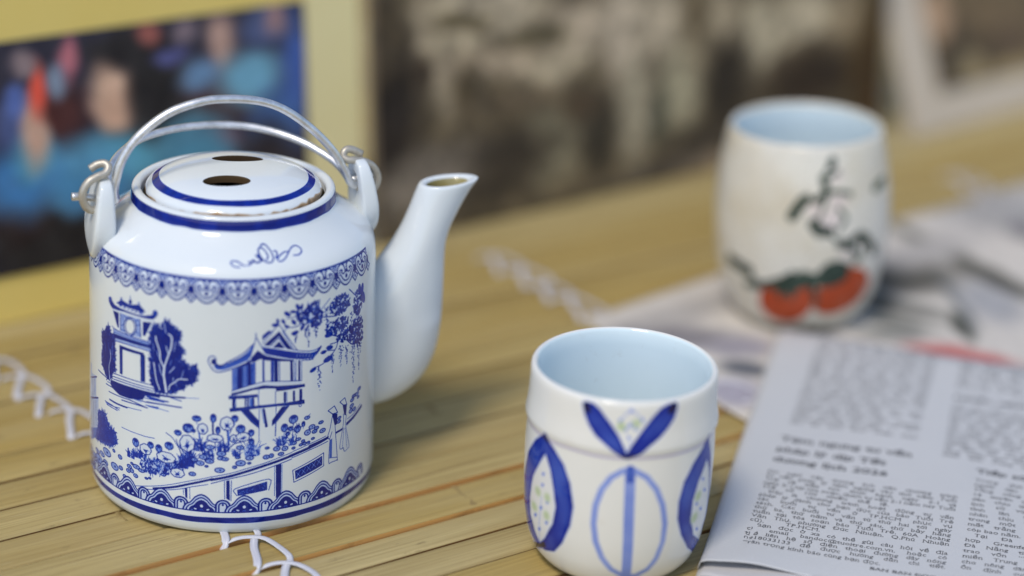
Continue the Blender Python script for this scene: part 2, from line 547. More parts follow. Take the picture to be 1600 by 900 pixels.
for i in range(len(SE) - 1):
    c, w = (SE[i] + SE[i + 1]) / 2, SE[i + 1] - SE[i]
    hn, hf = -RND.uniform(.0004, .0012), -RND.uniform(.0004, .0014)
    if abs(SE[i] - .6040) < 1e-4: hn, hf = -.0001, -.0016       # stands proud: its pale split edge shows
    elif abs(SE[i] - .6255) < 1e-4: hn, hf = -.0001, -.0007
    elif abs(SE[i] - .5862) < 1e-4: hn, hf = -.0008, -.0019
    me = slat_mesh(w, hn, hf, RND.uniform(-.0008, .0008), 0)
    o = link('slat', me, table, [BAM, BAMO if abs(SE[i] - .6040) < 1e-4 or abs(SE[i] - .6255) < 1e-4 or RND.random() < .12 else BAMS])
    o.location = (0, c, 0)
    tops.append((SE[i], SE[i + 1], max(hn, hf)))
    # growth nodes: low dark rings across the slat
    x = S0 + RND.uniform(.05, .4)
    while x < S1:
        if .05 < x < 1.1 and .38 < c < .9 and RND.random() < .9:
            e = RND.uniform(.0007, .0013); sk = RND.uniform(-.002, .002); nv, nf = [], []
            ps = [-.42, -.2, .05, .25, .43][RND.choice((0, 0, 1, 2)):]
            for q in ps:
                z = hn + (hf - hn) * (q + .5) + .0005
                jx = RND.uniform(-.0006, .0006)
                nv += [(x - e + sk * q * 2 + jx, q * w, z - .0002), (x + jx, q * w, min(z + .00025, -.00002)), (x + e + sk * q * 2 + jx, q * w, z - .0002)]
            for q in range(len(ps) - 1):
                for d in (0, 1): nf.append((q * 3 + d, q * 3 + d + 1, q * 3 + 4 + d, q * 3 + 3 + d))
            link('growth_node', mesh_from('growth_node', nv, nf), o, NODE)
        x += RND.uniform(.28, .42)
# the lacing: per slat one short strap straight across and one long strap in an arc
m, t, b = new_mat('white_plastic_cord')
co = N(t, 'ShaderNodeTexCoord').outputs['UV']
fib = noise(t, 1, 2, co, .5, (1, 9, 1))
t.links.new(mixc(t, ramp(t, fib, [(.4, (0, 0, 0)), (.6, (1, 1, 1))]), (.52, .52, .58), (.76, .76, .80)), b.inputs['Base Color']); b.inputs['Roughness'].default_value = .45
bump(t, b, fib, .3, .0003)
CORD = m
def ribbon(name, P, w, up=(0, 0, 1)):
    P = smooth_pts(P, 5)
    T = np.gradient(P, axis=0); T /= np.linalg.norm(T, axis=1)[:, None]
    v, f, uv = [], [], []
    n = len(P)
    for i in range(n):
        sd_ = np.cross(T[i], up); L = np.linalg.norm(sd_); sd_ = sd_ / max(L, 1e-6)
        nr = np.cross(sd_, T[i])
        for q, hz in ((-.5, 0), (-.25, .00022), (.25, .00022), (.5, 0)): v.append(P[i] + sd_ * w * q + nr * hz)
        for q in (.45, -.45): v.append(P[i] + sd_ * w * q - nr * .0002)
    for i in range(n - 1):
        for k in range(6):
            k2 = (k + 1) % 6
            f.append((i * 6 + k, i * 6 + k2, (i + 1) * 6 + k2, (i + 1) * 6 + k))
            uv += [(i / n, k / 5), (i / n, (k + 1) / 5), ((i + 1) / n, (k + 1) / 5), ((i + 1) / n, k / 5)]
    me = mesh_from(name, v, f, True, uv)
    fix_normals(me)
    return me
def lace(line, top=.80):
    for i, (tn, tf, h) in enumerate(tops):
        if not (.45 < tn < top): continue
        c = line(tf) + RND.uniform(-.0012, .0012)
        hz = h + .0007
        J = lambda a=.0006: RND.uniform(-a, a)
        P = [(c + .0005, tf + .0006, hz - .003), (c + J(), tf - .0012, hz), (c - .004 + J(), (tf + tn) / 2 + .002, hz + .0002), (c - .0078 + J(), tn + .0025, hz), (c - .0098 + J(), tn - .0002, hz - .0032)]
        link('cord', ribbon('cord', P, .0030), table, CORD)
        P = [(c - .0092, tf + .0010, hz - .0022), (c - .0080, tf - .0002, hz + .0001), (c - .003 + J(), tf - .0013, hz + .0006), (c + .0016, tf - .0050, hz + .0008), (c + .0036 + J(), tf - .0108, hz + .0006), (c + .0043, tn + .0015, hz + .0004), (c + .0040, tn - .0006, hz - .0016)]
        link('cord', ribbon('cord', P, .0025), table, CORD)
lace(lambda tt: .3126 + (.622 - tt) * .125)
lace(lambda tt: .542 + (.77 - tt) * .03)
lace(lambda tt: .826 + (.80 - tt) * -.1, .79)
lace(lambda tt: .06 + (.80 - tt) * .05)

# ------------------------------------------------------------------ teapot
POT_DATA = """f .72 0 -1065 1653 -1050 1664 -1026 1667 -1016 1645 -985 1623 -926 1618 -833 1619 -743 1620 -678 1629 -616 1649 -604 1660 -604 1682 -586 1695 -566 1687 -563 1664 -581 1636 -610 1616 -665 1611 -756 1609 -871 1605 -950 1593 -1003 1581 -1040 1599 -1062 1624
s .25 0.155 -1034 1650 -1035 1646 -1037 1641 -1039 1638 -1042 1635 -1046 1634 -1049 1635 -1051 1636 -1053 1639 -1054 1643 -1053 1648 -1051 1652 -1049 1655 -1045 1658 -1042 1659 -1039 1659 -1036 1657 -1035 1654 -1034 1650
s .3 0.181 -575 1672 -575 1667 -577 1662 -580 1658 -583 1655 -587 1655 -591 1656 -593 1658 -595 1663 -596 1668 -595 1673 -593 1678 -591 1682 -587 1684 -583 1685 -580 1684 -577 1681 -575 1677 -575 1672
s .12 0.363 -998 1586 -926 1591 -833 1597 -729 1597 -619 1600
f .7 0 -963 1644 -917 1678 -913 1701 -897 1705 -890 1686 -848 1680 -819 1675 -736 1698 -736 1717 -723 1720 -716 1698 -665 1659 -703 1647 -756 1649 -833 1649 -925 1642
s .55 0.518 -925 1637 -833 1638 -756 1638 -691 1640
f .05 0 -878 1644 -879 1641 -881 1638 -884 1635 -888 1633 -892 1632 -896 1632 -899 1632 -901 1634 -901 1636 -901 1639 -899 1642 -896 1645 -892 1647 -888 1648 -884 1648 -881 1648 -879 1646
f .05 0 -837 1644 -837 1641 -839 1638 -842 1636 -846 1634 -850 1633 -853 1633 -856 1633 -858 1635 -859 1637 -858 1640 -856 1643 -853 1646 -850 1648 -846 1649 -842 1649 -839 1648 -837 1646
f .05 0 -801 1642 -802 1639 -803 1636 -806 1634 -810 1632 -813 1631 -817 1631 -820 1632 -822 1633 -822 1636 -822 1639 -820 1641 -817 1644 -813 1646 -810 1647 -806 1647 -803 1646 -802 1644
f .05 0 -761 1644 -762 1641 -764 1638 -767 1636 -770 1634 -774 1633 -777 1633 -780 1634 -781 1636 -782 1638 -781 1641 -780 1644 -777 1646 -773 1648 -770 1649 -767 1649 -764 1648 -762 1646
f .05 0 -726 1641 -727 1638 -728 1636 -731 1633 -734 1631 -738 1631 -741 1631 -744 1632 -745 1633 -746 1636 -745 1638 -744 1641 -741 1644 -738 1645 -734 1646 -731 1646 -728 1645 -727 1644
s .8 0.259 -811 1742 -808 1710
f .8 0 -794 1703 -795 1697 -798 1691 -802 1685 -807 1682 -813 1680 -818 1681 -822 1684 -825 1688 -826 1694 -825 1701 -822 1707 -818 1713 -813 1716 -807 1718 -802 1717 -798 1714 -795 1709
f .15 0 -897 1692 -898 1689 -899 1687 -900 1684 -902 1683 -904 1682 -906 1683 -907 1684 -908 1686 -908 1688 -908 1691 -907 1694 -906 1696 -904 1697 -902 1698 -900 1698 -899 1696 -898 1694
f .15 0 -723 1707 -723 1704 -724 1702 -725 1700 -727 1698 -729 1698 -731 1698 -732 1699 -733 1701 -733 1704 -733 1707 -732 1709 -731 1711 -729 1713 -727 1713 -725 1713 -724 1711 -723 1709
f .26 0 -914 1583 -716 1592 -710 1450 -914 1444
f .95 0 -1005 1572 -936 1576 -936 1461 -951 1465
s .15 0.259 -929 1576 -929 1450
s .8 0.311 -915 1580 -916 1449
s .8 0.363 -718 1589 -711 1455
s .12 0.207 -705 1587 -702 1463
f .95 0 -691 1580 -615 1593 -672 1477 -691 1476
f .02 0 -871 1551 -841 1571 -784 1571 -756 1535 -760 1469 -798 1444 -848 1448 -875 1489
s .85 0.363 -754 1533 -753 1508 -760 1484 -773 1463 -790 1448 -811 1439 -833 1439 -853 1447 -868 1462 -876 1483 -877 1508 -870 1532 -856 1554 -837 1570 -815 1579 -794 1579 -776 1570 -762 1554 -754 1533
s .85 0.285 -769 1527 -768 1507 -773 1488 -782 1471 -795 1459 -811 1452 -827 1453 -842 1460 -853 1473 -860 1490 -861 1510 -856 1529 -846 1547 -832 1559 -816 1566 -800 1565 -786 1558 -775 1544 -769 1527
s .6 0.233 -902 1568 -886 1540
s .6 0.233 -906 1490 -875 1506
s .6 0.233 -902 1459 -871 1458
s .6 0.233 -750 1537 -716 1546
s .6 0.233 -756 1568 -729 1586
s .6 0.233 -750 1488 -723 1468
s .6 0.233 -856 1566 -886 1579
f .25 0 -999 1437 -871 1444 -756 1443 -647 1444 -622 1467 -616 1370 -730 1368 -856 1363 -995 1345
f .92 0 -999 1398 -871 1408 -756 1413 -621 1414 -621 1396 -730 1390 -871 1383 -995 1367
s .75 0.233 -1017 1447 -977 1437 -871 1436 -756 1437 -644 1437
s .75 0.207 -991 1346 -856 1361 -730 1368 -616 1370
s .7 0.207 -999 1443 -995 1350
s .8 0.233 -642 1457 -619 1462 -618 1416 -642 1421 -642 1457
s .5 0.181 -995 1411 -871 1419 -756 1421 -644 1421
f .9 0 -927 1332 -685 1342 -685 1323 -927 1307
f .88 0 -927 1318 -893 1324 -894 1110 -924 1111
f .9 0 -714 1318 -672 1329 -672 1119 -711 1117
s .2 0.207 -696 1311 -695 1124
s .35 0.155 -909 1302 -910 1119
s .45 0.207 -984 1337 -986 1097
s .4 0.155 -622 1363 -620 1128
j .93 0.363 -1166 1309 -1136 1365 -1123 1348 -1100 1373 -1081 1413 -1061 1426 -1046 1398 -1040 1368 -1018 1386 -995 1367 -985 1232 -983 1126 -1010 1089 -1032 1047 -1054 1013 -1116 1034 -1156 1083 -1164 1164 -1149 1249
s .08 0.337 -1047 1254 -1038 1196 -1061 1120 -1056 1038 -1036 1000
s .15 0.155 -1052 1241 -1077 1282
s .15 0.155 -1038 1218 -1018 1286
s .2 0.155 -1125 1291 -1109 1219
s .2 0.129 -1012 1322 -1016 1187
s .78 0.259 -1020 1082 -928 1093 -828 1101 -704 1108 -587 1113
s .78 0.259 -1028 1054 -928 1068 -828 1076 -704 1083 -587 1089
s .78 0.259 -1035 1033 -928 1049 -828 1058 -704 1065 -587 1070
f .95 0 -1030 1022 -928 1031 -785 1045 -666 1052 -563 1055 -546 1048 -546 1029 -666 1021 -692 978 -814 948 -929 939 -1016 963 -1044 986
s .1 0.337 -1029 1031 -928 1041 -785 1054 -666 1060 -575 1066
s .75 0.363 -1243 1016 -1128 1015 -1039 1007
s .75 0.337 -1106 962 -988 967 -858 963
s .8 0.311 -1065 916 -929 927 -799 937 -654 924
s .8 0.57 -1055 857 -963 858 -847 867
s .65 0.311 -1124 818 -1026 823 -933 817
s .65 0.285 -1097 801 -1017 804 -954 806
s .6 0.259 -1113 808 -1007 819 -925 835
s .75 0.363 -904 908 -758 922 -651 924
s .7 0.155 -843 872 -705 888
s .7 0.311 -771 963 -666 966 -546 979
s .3 0.311 -785 956 -705 955
s .6 0.259 -666 943 -557 951
s .55 0.311 -679 1018 -552 1016
s .6 0.311 -672 997 -546 1001
s .65 0.233 -1085 987 -953 997
s .5 0.129 -647 937 -557 937
j .93 0.498 -614 1128 -619 1294 -609 1384 -624 1485 -609 1532 -571 1588 -552 1553 -534 1514 -520 1586 -507 1623 -462 1610 -440 1566 -393 1565 -389 1531 -406 1494 -423 1448 -380 1455 -372 1413 -384 1367 -414 1336 -423 1296 -380 1324 -363 1349 -342 1321 -329 1270 -308 1291 -288 1324 -267 1295 -271 1234 -283 1197 -308 1177 -354 1179 -354 1144 -405 1118 -440 1095 -502 1074 -567 1068
s .1 0.912 -495 1088 -516 1212 -511 1274
s .1 0.622 -511 1266 -543 1329 -548 1389 -576 1462 -580 1495
s .1 0.663 -509 1282 -480 1368 -456 1442 -453 1512 -476 1534
s .1 0.415 -480 1386 -498 1439
s .1 0.498 -548 1092 -576 1164 -590 1248 -597 1291
s .1 0.498 -475 1107 -466 1143 -427 1176 -397 1203 -333 1209
s .1 0.332 -444 1178 -440 1209
s .1 0.332 -529 1209 -543 1241 -554 1292
s .1 0.249 -431 1176 -412 1144
s .1 0.332 -511 1605 -498 1538
s .1 0.29 -423 1483 -436 1411
s .1 0.29 -571 1384 -557 1344
s .1 0.373 -471 1239 -431 1290
s .1 0.29 -380 1211 -363 1274
s .1 0.249 -467 1301 -453 1338
s .1 0.249 -595 1379 -604 1438
s .85 0.622 -654 1047 -502 1052 -354 1066
s .5 0.166 -354 1066 -250 1073
s .7 0.456 -654 971 -511 983 -379 986
s .5 0.207 -595 946 -475 937
s .6 0.498 -654 1011 -480 1012
s .6 0.373 -466 1050 -380 1036
s .5 0.332 -654 944 -567 944
s .5 0.373 -634 1003 -511 1001
f .42 0 -119 1331 -50 1350 14 1391 69 1428 94 1451 133 1503 109 1402 89 1373 5 1331 -84 1305 -124 1304 -154 1335
f .93 0 -104 1287 0 1324 89 1364 109 1383 110 1347 40 1327 -40 1305
s .8 0.285 -130 1369 -135 1396 -155 1408 -177 1396 -185 1365 -172 1334 -154 1305 -124 1287 -89 1290 -10 1316 49 1338 109 1380
f .95 0 -130 1366 -131 1359 -134 1352 -138 1347 -144 1344 -150 1344 -155 1346 -160 1350 -163 1357 -164 1364 -163 1372 -160 1378 -156 1383 -150 1386 -144 1387 -139 1384 -134 1380 -131 1373
s .9 0.57 -147 1357 -129 1336 -95 1335
s .8 0.285 -130 1358 -117 1342 -87 1341 -50 1366 14 1402 69 1438 95 1465 141 1508
s .12 0.285 -149 1322 -119 1300 -84 1301 0 1333 89 1374
s .15 0.233 -80 1333 -45 1354 19 1391 74 1430 109 1467
s .85 0.337 -109 1318 -97 1333
s .85 0.337 -86 1330 -73 1345
s .85 0.337 -62 1342 -49 1357
s .85 0.337 -38 1354 -25 1369
s .85 0.337 -14 1366 -1 1380
s .85 0.337 9 1377 22 1391
s .85 0.337 33 1388 46 1402
s .85 0.337 57 1399 70 1413
s .85 0.337 81 1410 94 1423
f .04 0 149 1551 136 1503 109 1407 116 1396 139 1422 161 1455 189 1423 225 1401 243 1399 243 1408 205 1441 174 1501
s .9 0.233 147 1582 148 1546
s .8 0.207 148 1551 139 1508 133 1487 109 1402
s .85 0.233 148 1551 175 1501 205 1441 225 1415 243 1406
f .95 0 114 1393 161 1448 225 1398 243 1398 243 1374 180 1383 139 1364 114 1358
f .3 0 -17 1307 147 1361 148 1159 -17 1109
f .04 0 148 1356 192 1374 194 1188 149 1180
f .04 0 211 1373 244 1369 245 1194 212 1197
s .7 0.207 -16 1307 -15 1099
s .7 0.207 2 1312 3 1108
s .7 0.207 16 1315 17 1115
s .7 0.207 62 1333 63 1137
s .7 0.207 80 1337 81 1145
s .7 0.207 91 1341 92 1150
s .7 0.207 143 1362 144 1173
f .95 0 22 1317 54 1327 55 1136 23 1120
f .92 0 94 1342 114 1352 118 1160 96 1148
f .6 0 194 1374 210 1375 212 1197 195 1199
f .5 0 119 1352 134 1357 135 1176 120 1171
f .6 0 194 1553 242 1592 265 1584 194 1521
s .85 0.181 194 1556 242 1593
s .8 0.155 194 1536 255 1586
s .85 0.207 265 1584 314 1626 349 1574 404 1489 455 1412
f .05 0 194 1499 315 1622 449 1413 194 1472
f .95 0 204 1487 315 1579 416 1425 377 1436 315 1543 243 1476
s .8 0.181 341 1575 427 1420
s .8 0.207 194 1499 270 1578
s .8 0.233 256 1474 314 1530 366 1449
f .95 0 271 1462 315 1502 357 1445
f .6 0 194 1480 297 1450 416 1411 518 1386 577 1375 614 1380 658 1400 640 1369 596 1335 566 1317 495 1330 405 1350 298 1385 225 1407 194 1461
s .15 0.363 194 1476 297 1449 416 1411 518 1383 584 1372 621 1380
s .15 0.363 205 1417 298 1388 405 1354 495 1333 566 1323
s .85 0.181 421 1421 518 1393 583 1383 630 1390 660 1401 636 1364 599 1334 571 1315 495 1327
s .85 0.207 240 1440 253 1405
s .85 0.207 264 1434 277 1398
s .85 0.207 288 1426 301 1391
s .85 0.207 312 1419 325 1383
s .85 0.207 337 1411 350 1376
s .85 0.207 361 1403 375 1367
s .85 0.207 386 1395 400 1359
s .85 0.207 412 1386 425 1350
s .85 0.207 437 1378 451 1341
s .85 0.207 463 1373 477 1336
s .85 0.207 489 1368 503 1331
s .85 0.207 516 1362 530 1325
s .85 0.207 543 1356 558 1319
s .85 0.207 571 1350 586 1312
s .25 0.259 450 1361 458 1381
s .25 0.259 473 1357 482 1377
s .25 0.259 497 1352 506 1372
s .25 0.259 522 1347 531 1367
s .25 0.259 547 1341 556 1361
s .25 0.259 572 1335 581 1355
s .25 0.259 598 1329 607 1349
f .95 0 195 1418 225 1401 324 1370 427 1342 428 1333 325 1349 195 1373
f .04 0 195 1371 495 1322 494 1159 196 1193
f .65 0 195 1369 208 1367 211 1203 199 1204
f .6 0 255 1363 276 1357 277 1195 257 1195
f .95 0 280 1357 307 1351 309 1194 283 1195
s .75 0.233 319 1349 321 1194
f .95 0 401 1339 419 1336 425 1181 405 1183
s .6 0.207 431 1334 436 1182
s .65 0.207 445 1334 446 1180
f .93 0 464 1331 479 1329 480 1172 466 1175
s .7 0.181 490 1326 493 1170
f .12 0 -22 1142 120 1188 206 1204 491 1170 492 1146 294 1166 206 1175 120 1160 -22 1123
s .8 0.207 -22 1143 120 1188 206 1204 263 1203 491 1170
f .95 0 -22 1125 120 1160 206 1177 300 1161 518 1138 520 1117 300 1120 292 1143 222 1152 131 1148 46 1124 -22 1110
s .35 0.155 305 1142 509 1131
f .85 0 -41 1106 161 1112 164 1090 -40 1080
s .3 0.129 -34 1095 156 1102
f .85 0 -16 1082 3 1082 4 1015 -16 1015
f .85 0 72 1086 81 1085 81 1019 73 1019
f .85 0 88 1085 100 1084 100 1021 89 1021
f .85 0 125 1086 138 1085 139 1021 125 1022
f .85 0 353 1107 371 1105 371 1024 354 1027
f .85 0 423 1104 440 1101 441 1020 424 1023
f .85 0 475 1107 497 1103 498 1013 476 1018
f .35 0 106 1084 123 1083 124 1022 106 1020
s .6 0.155 164 1091 169 1024
s .6 0.129 378 1103 378 1026
s .6 0.129 8 1082 10 1018
f .02 0 171 1149 288 1142 289 1027 172 1027
s .7 0.181 292 1122 293 1028
s .5 0.155 170 1146 171 1027
f .04 0 174 996 296 1005 297 725 176 739
s .55 0.181 174 996 175 739
s .65 0.181 297 1005 295 871
s .6 0.388 296 871 293 771
f .88 0 -34 1010 172 1024 290 1023 516 1016 518 984 296 1004 162 1002 -31 981
s .3 0.181 -29 994 162 1011 296 1015 510 999
s .7 0.207 492 975 492 972 490 969 487 968 484 967 480 968 477 970 474 973 472 976 472 980 472 983 474 986 477 988 480 988 484 987 487 985 490 982 492 979 492 975
f .9 0 46 987 101 995 174 902 172 845 117 898
s .3 0.233 56 984 169 858
s .4 0.155 81 988 173 891
f .9 0 267 852 269 897 341 993 398 992 302 880
s .35 0.207 286 872 379 991
f .85 0 198 994 214 994 237 851 219 846
s .4 0.155 190 995 208 882
s .65 0.218 -905 692 -797 692 -669 694 -592 700
grass .8 0 -807 480 -732 505 -807 397
grass .8 0 -740 502 -677 521 -740 426
grass .8 0 -692 517 -632 534 -693 434
mess .85 0 -539 490 -438 512 -539 428
mess .85 0 -632 466 -546 488 -632 404
mess .85 0 -431 527 -335 543 -431 478
s .8 0.249 -498 767 -444 734 -386 643 -354 554
s .8 0.218 -418 732 -379 617
grass .9 0 -366 511 -291 522 -366 395
bloom .85 0 -669 592 -621 605 -669 551
bloom .85 0 -498 571 -426 585 -498 529
bloom .85 0 -341 701 -292 708 -341 637
bloom .85 0 -408 466 -358 475 -408 431
bud .85 0 -760 619 -731 628 -760 587
bud .85 0 -624 638 -600 645 -624 614
bud .85 0 -555 629 -530 635 -555 600
bud .85 0 -473 668 -441 674 -473 639
bud .85 0 -405 785 -379 789 -405 765
bud .85 0 -338 832 -309 836 -338 799
pad .85 0 -518 428 -499 432 -518 417
pad .85 0 -761 351 -741 357 -761 337
pad .85 0 -662 361 -649 365 -662 354
pad .85 0 -632 371 -621 374 -632 364
pad .85 0 -824 405 -802 413 -824 391
pad .85 0 -756 425 -724 435 -757 409
pad .85 0 -708 409 -682 417 -708 397
pad .85 0 -835 367 -816 374 -835 353
pad .85 0 -797 379 -780 384 -797 363
pad .85 0 -874 307 -856 314 -875 295
pad .85 0 -309 473 -296 475 -309 462
pad .85 0 -798 438 -785 443 -798 430
s .35 0.808 -46 835 -39 768 -42 708
s .7 0.249 -52 835 -42 715
s .7 0.249 -10 876 -31 815
s .9 0.559 -152 892 -149 792
s .35 0.684 -251 817 -242 750
grass .85 0 -248 662 -168 669 -247 541
mess .85 0 -177 635 -135 638 -177 588
mess .9 0 -316 600 -272 606 -316 525
grass .85 0 -316 532 -247 541 -316 396
grass .8 0 18 633 72 632 18 573
grass .6 0 123 629 215 620 124 500
mess .6 0 126 669 181 665 127 622
grass .8 0 -78 667 0 668 -78 586
s .75 0.249 -226 644 -223 719 -175 750
s .75 0.249 -135 745 -132 672
s .75 0.249 -78 761 -57 688
s .8 0.311 -60 667 -6 728 47 747
bloom .85 0 -224 839 -188 842 -223 798
bloom .85 0 -52 889 -5 889 -52 837
bloom .85 0 -135 772 -80 774 -135 741
bloom .85 0 -4 772 22 771 -3 742
bloom .85 0 60 784 107 782 61 749
bloom .85 0 -335 712 -282 719 -335 648
bud .85 0 -267 916 -236 920 -267 894
bud .85 0 -148 929 -128 930 -148 897
bud .85 0 3 929 26 929 4 904
bud .85 0 -323 835 -290 839 -322 802
bud .85 0 -288 818 -276 819 -288 806
bud .85 0 44 848 75 847 44 817
bud .85 0 119 814 139 813 120 790
bud .85 0 -115 837 -100 837 -115 810
bud .85 0 120 744 138 743 120 720
pad .85 0 -220 618 -192 620 -220 600
pad .85 0 -171 699 -140 701 -171 682
pad .85 0 -91 652 -58 652 -91 633
pad .85 0 -174 588 -144 590 -174 571
pad .85 0 -241 568 -212 571 -241 549
pad .85 0 -96 616 -74 616 -96 602
pad .85 0 -63 610 -40 610 -63 596
pad .85 0 42 700 69 699 42 684
pad .85 0 25 623 43 623 25 613
pad .85 0 45 577 80 576 45 555
pad .85 0 108 615 136 613 109 598
pad .85 0 3 546 18 545 3 535
pad .85 0 106 574 118 574 106 566
pad .85 0 -195 547 -183 548 -195 539
pad .85 0 -102 521 -67 522 -101 502
pad .85 0 -297 475 -273 478 -297 460
pad .85 0 -282 591 -259 594 -281 577
grass .7 0 336 688 409 675 337 612
mess .75 0 355 726 384 721 355 680
grass .7 0 424 677 470 667 425 585
mess .8 0 459 797 489 790 459 767
s .7 0.186 428 844 424 754 409 685
bud .85 0 430 879 463 872 430 847
bud .85 0 361 824 385 819 362 793
bud .85 0 408 810 426 806 408 794
bud .85 0 462 797 486 791 462 771
bud .85 0 386 774 402 771 386 759
bud .85 0 510 824 523 821 510 804
pad .85 0 583 783 608 776 583 766
pad .85 0 545 748 570 741 546 727
pad .85 0 624 764 642 759 624 752
pad .85 0 606 741 627 735 606 727
pad .85 0 470 712 490 708 470 701
pad .85 0 592 688 606 685 593 680
pad .85 0 509 689 523 686 509 679
pad .85 0 439 689 455 686 439 675
pad .85 0 305 668 330 664 305 650
pad .85 0 366 660 389 656 366 642
pad .85 0 541 867 563 862 541 854
pad .85 0 491 663 504 660 491 653
pad .85 0 522 666 536 662 522 655
pad .85 0 554 668 567 664 554 660
pad .85 0 432 650 445 647 432 641
pad .85 0 336 622 357 619 337 610
pad .85 0 234 683 249 681 234 674
pad .85 0 228 612 251 609 228 596
pad .85 0 265 618 281 615 265 602
s .6 0.163 541 870 568 891
grass .5 0 409 675 440 669 410 644
s .75 0.163 -812 249 -774 265 -562 328 -444 369 -323 414 -235 441 -162 466
s .75 0.218 -162 464 -11 502 79 530 200 561 325 595 423 619
s .7 0.236 427 624 562 652 711 673
s .9 0.792 -600 297 -434 348 -323 390 -230 422 -153 448
s .9 0.932 -162 441 -41 471 79 507 200 541 326 571 430 595
s .88 1.01 405 592 486 608 643 637 738 656
s .75 0.21 -737 257 -627 282 -557 296 -395 338 -300 372 -184 403
s .75 0.28 -162 412 -41 451 79 479 201 510 294 535 417 565
s .7 0.269 420 574 562 603 730 625
s .85 0.942 564 633 599 638 736 655
s .8 0.797 801 665 906 672
s .75 1.232 935 693 1020 713 1143 755
s .6 0.254 941 731 1019 741 1125 779
f .92 0 -352 351 -335 354 -334 272 -349 285
s .7 0.186 -316 362 -315 272
s .6 0.14 -364 342 -362 298
f .92 0 -54 437 -32 442 -30 279 -54 296
s .7 0.218 -68 433 -66 293
s .65 0.218 -19 440 -21 276
f .88 0 299 537 340 539 338 298 301 273
s .5 0.218 289 529 290 292
s .4 0.218 347 537 346 303
s .75 0.249 20 317 10 375 248 434 248 345
f .75 0 22 365 235 417 236 348 26 317
s .25 0.186 75 339 73 348
s .25 0.186 42 345 53 337
s .25 0.186 182 366 183 372
s .25 0.186 63 336 55 326
s .25 0.186 194 397 202 403
s .25 0.186 90 367 96 358
s .25 0.186 205 364 208 359
s .25 0.186 129 354 129 365
s .25 0.186 216 403 217 408
s .25 0.186 211 388 221 378
s .25 0.186 130 366 132 367
s .25 0.186 61 345 69 356
s .25 0.186 38 355 32 354
s .25 0.186 122 361 136 367
s .25 0.186 111 352 114 357
s .25 0.186 99 375 94 374
s .25 0.186 210 365 198 373
s .25 0.186 181 385 174 390
s .25 0.186 64 353 52 349
s .25 0.186 208 406 214 394
s .25 0.186 32 337 44 330
s .25 0.186 110 387 113 379
s .25 0.186 87 346 85 355
s .25 0.186 104 387 100 399
s .25 0.186 37 333 45 336
s .25 0.186 86 341 99 342
s .75 0.269 428 472 691 544 693 438 438 374 428 472
f .78 0 446 464 678 524 679 449 451 394
s .25 0.236 458 448 491 409
s .25 0.236 458 407 490 459
s .25 0.236 499 463 533 424
s .25 0.236 500 423 533 474
s .25 0.236 542 478 577 438
s .25 0.236 543 437 576 488
s .25 0.236 586 491 622 450
s .25 0.236 586 451 622 501
s .25 0.236 631 504 669 462
s .25 0.236 632 463 668 512
f .06 0 736 667 783 828 819 815 811 674 831 440 744 451
f .06 0 890 863 932 847 929 695 965 503 910 480 857 532 894 693
s .75 0.29 728 869 792 888 827 825 775 829 728 869
f .95 0 769 832 825 815 822 734 799 728
s .7 0.254 773 817 750 719 729 665 746 638 771 688
s .7 0.254 751 634 741 454 769 442 827 440 829 461 801 726
f .4 0 751 626 774 634 772 481 748 486
s .6 0.254 748 482 773 477 827 462
s .75 0.29 850 899 907 914 933 851 890 861 850 899
f .95 0 884 861 932 845 923 769 904 776
s .7 0.217 892 790 893 709 856 537 880 511 897 513 910 479 952 487 966 511 923 681 928 769
s .5 0.217 900 674 886 517
s .5 0.217 915 668 940 497
pad .85 0 1104 913 1128 903 1105 900
pad .85 0 1044 885 1083 869 1044 873
pad .85 0 1002 861 1025 852 1003 848
pad .85 0 997 815 1022 805 997 800
pad .85 0 984 779 1006 771 985 763
pad .85 0 1032 776 1053 768 1033 762
pad .85 0 1074 881 1096 872 1074 866
pad .85 0 847 774 865 767 847 764
pad .85 0 842 745 862 738 842 734
pad .85 0 663 797 684 791 663 786
pad .85 0 678 727 704 719 678 711
pad .85 0 1015 888 1032 881 1016 878
pad .85 0 1090 850 1106 844 1090 842
s .8 0.256 500 1612 438 1594 378 1603 354 1631
s .8 0.228 371 1670 407 1664 444 1682
s .7 0.199 343 1573 378 1592
s .85 0.256 438 1659 499 1731
s .85 0.228 538 1682 596 1765
s .7 0.228 519 1674 540 1765
leaf .75 0 262 1633 313 1627 5
leaf .75 0 348 1706 404 1697 40
leaf .75 0 431 1746 483 1737 60
leaf .75 0 398 1716 440 1709 10
leaf .75 0 469 1588 523 1578 120
leaf .75 0 402 1636 450 1627 50
leaf .75 0 408 1554 463 1544 170
leaf .75 0 287 1660 322 1656 70
leaf .75 0 354 1610 390 1605 20
leaf .75 0 431 1702 474 1694 100
leaf .75 0 468 1743 505 1736 110
leaf .75 0 325 1652 366 1647 60
clus .85 0 564 1677 639 1660 565 1611
clus .85 0 487 1668 532 1660 487 1632
clus .85 0 597 1711 631 1703 598 1657
clus .85 0 526 1625 578 1614 526 1589
clus .85 0 605 1620 646 1610 605 1566
rac .8 0 545 1585 547 1416 569 1580
rac .8 0 609 1583 610 1486 636 1576
rac .8 0 439 1534 439 1462 463 1529
rac .8 0 520 1566 520 1506 535 1563
s .75 0.373 643 1624 714 1611 803 1593
s .8 0.373 944 1756 1030 1678 1111 1580
s .85 0.419 1151 1316 1004 1305 890 1394 766 1453 703 1475
s .75 0.326 602 1247 648 1251 706 1270 794 1335 820 1387
s .7 0.28 705 1350 787 1332
s .75 0.326 820 1387 741 1390
s .8 0.326 1030 1678 1071 1543 1017 1462
s .8 0.326 625 1677 641 1761
s .6 0.28 642 1673 736 1747
clus .85 0 849 1671 963 1636 851 1597
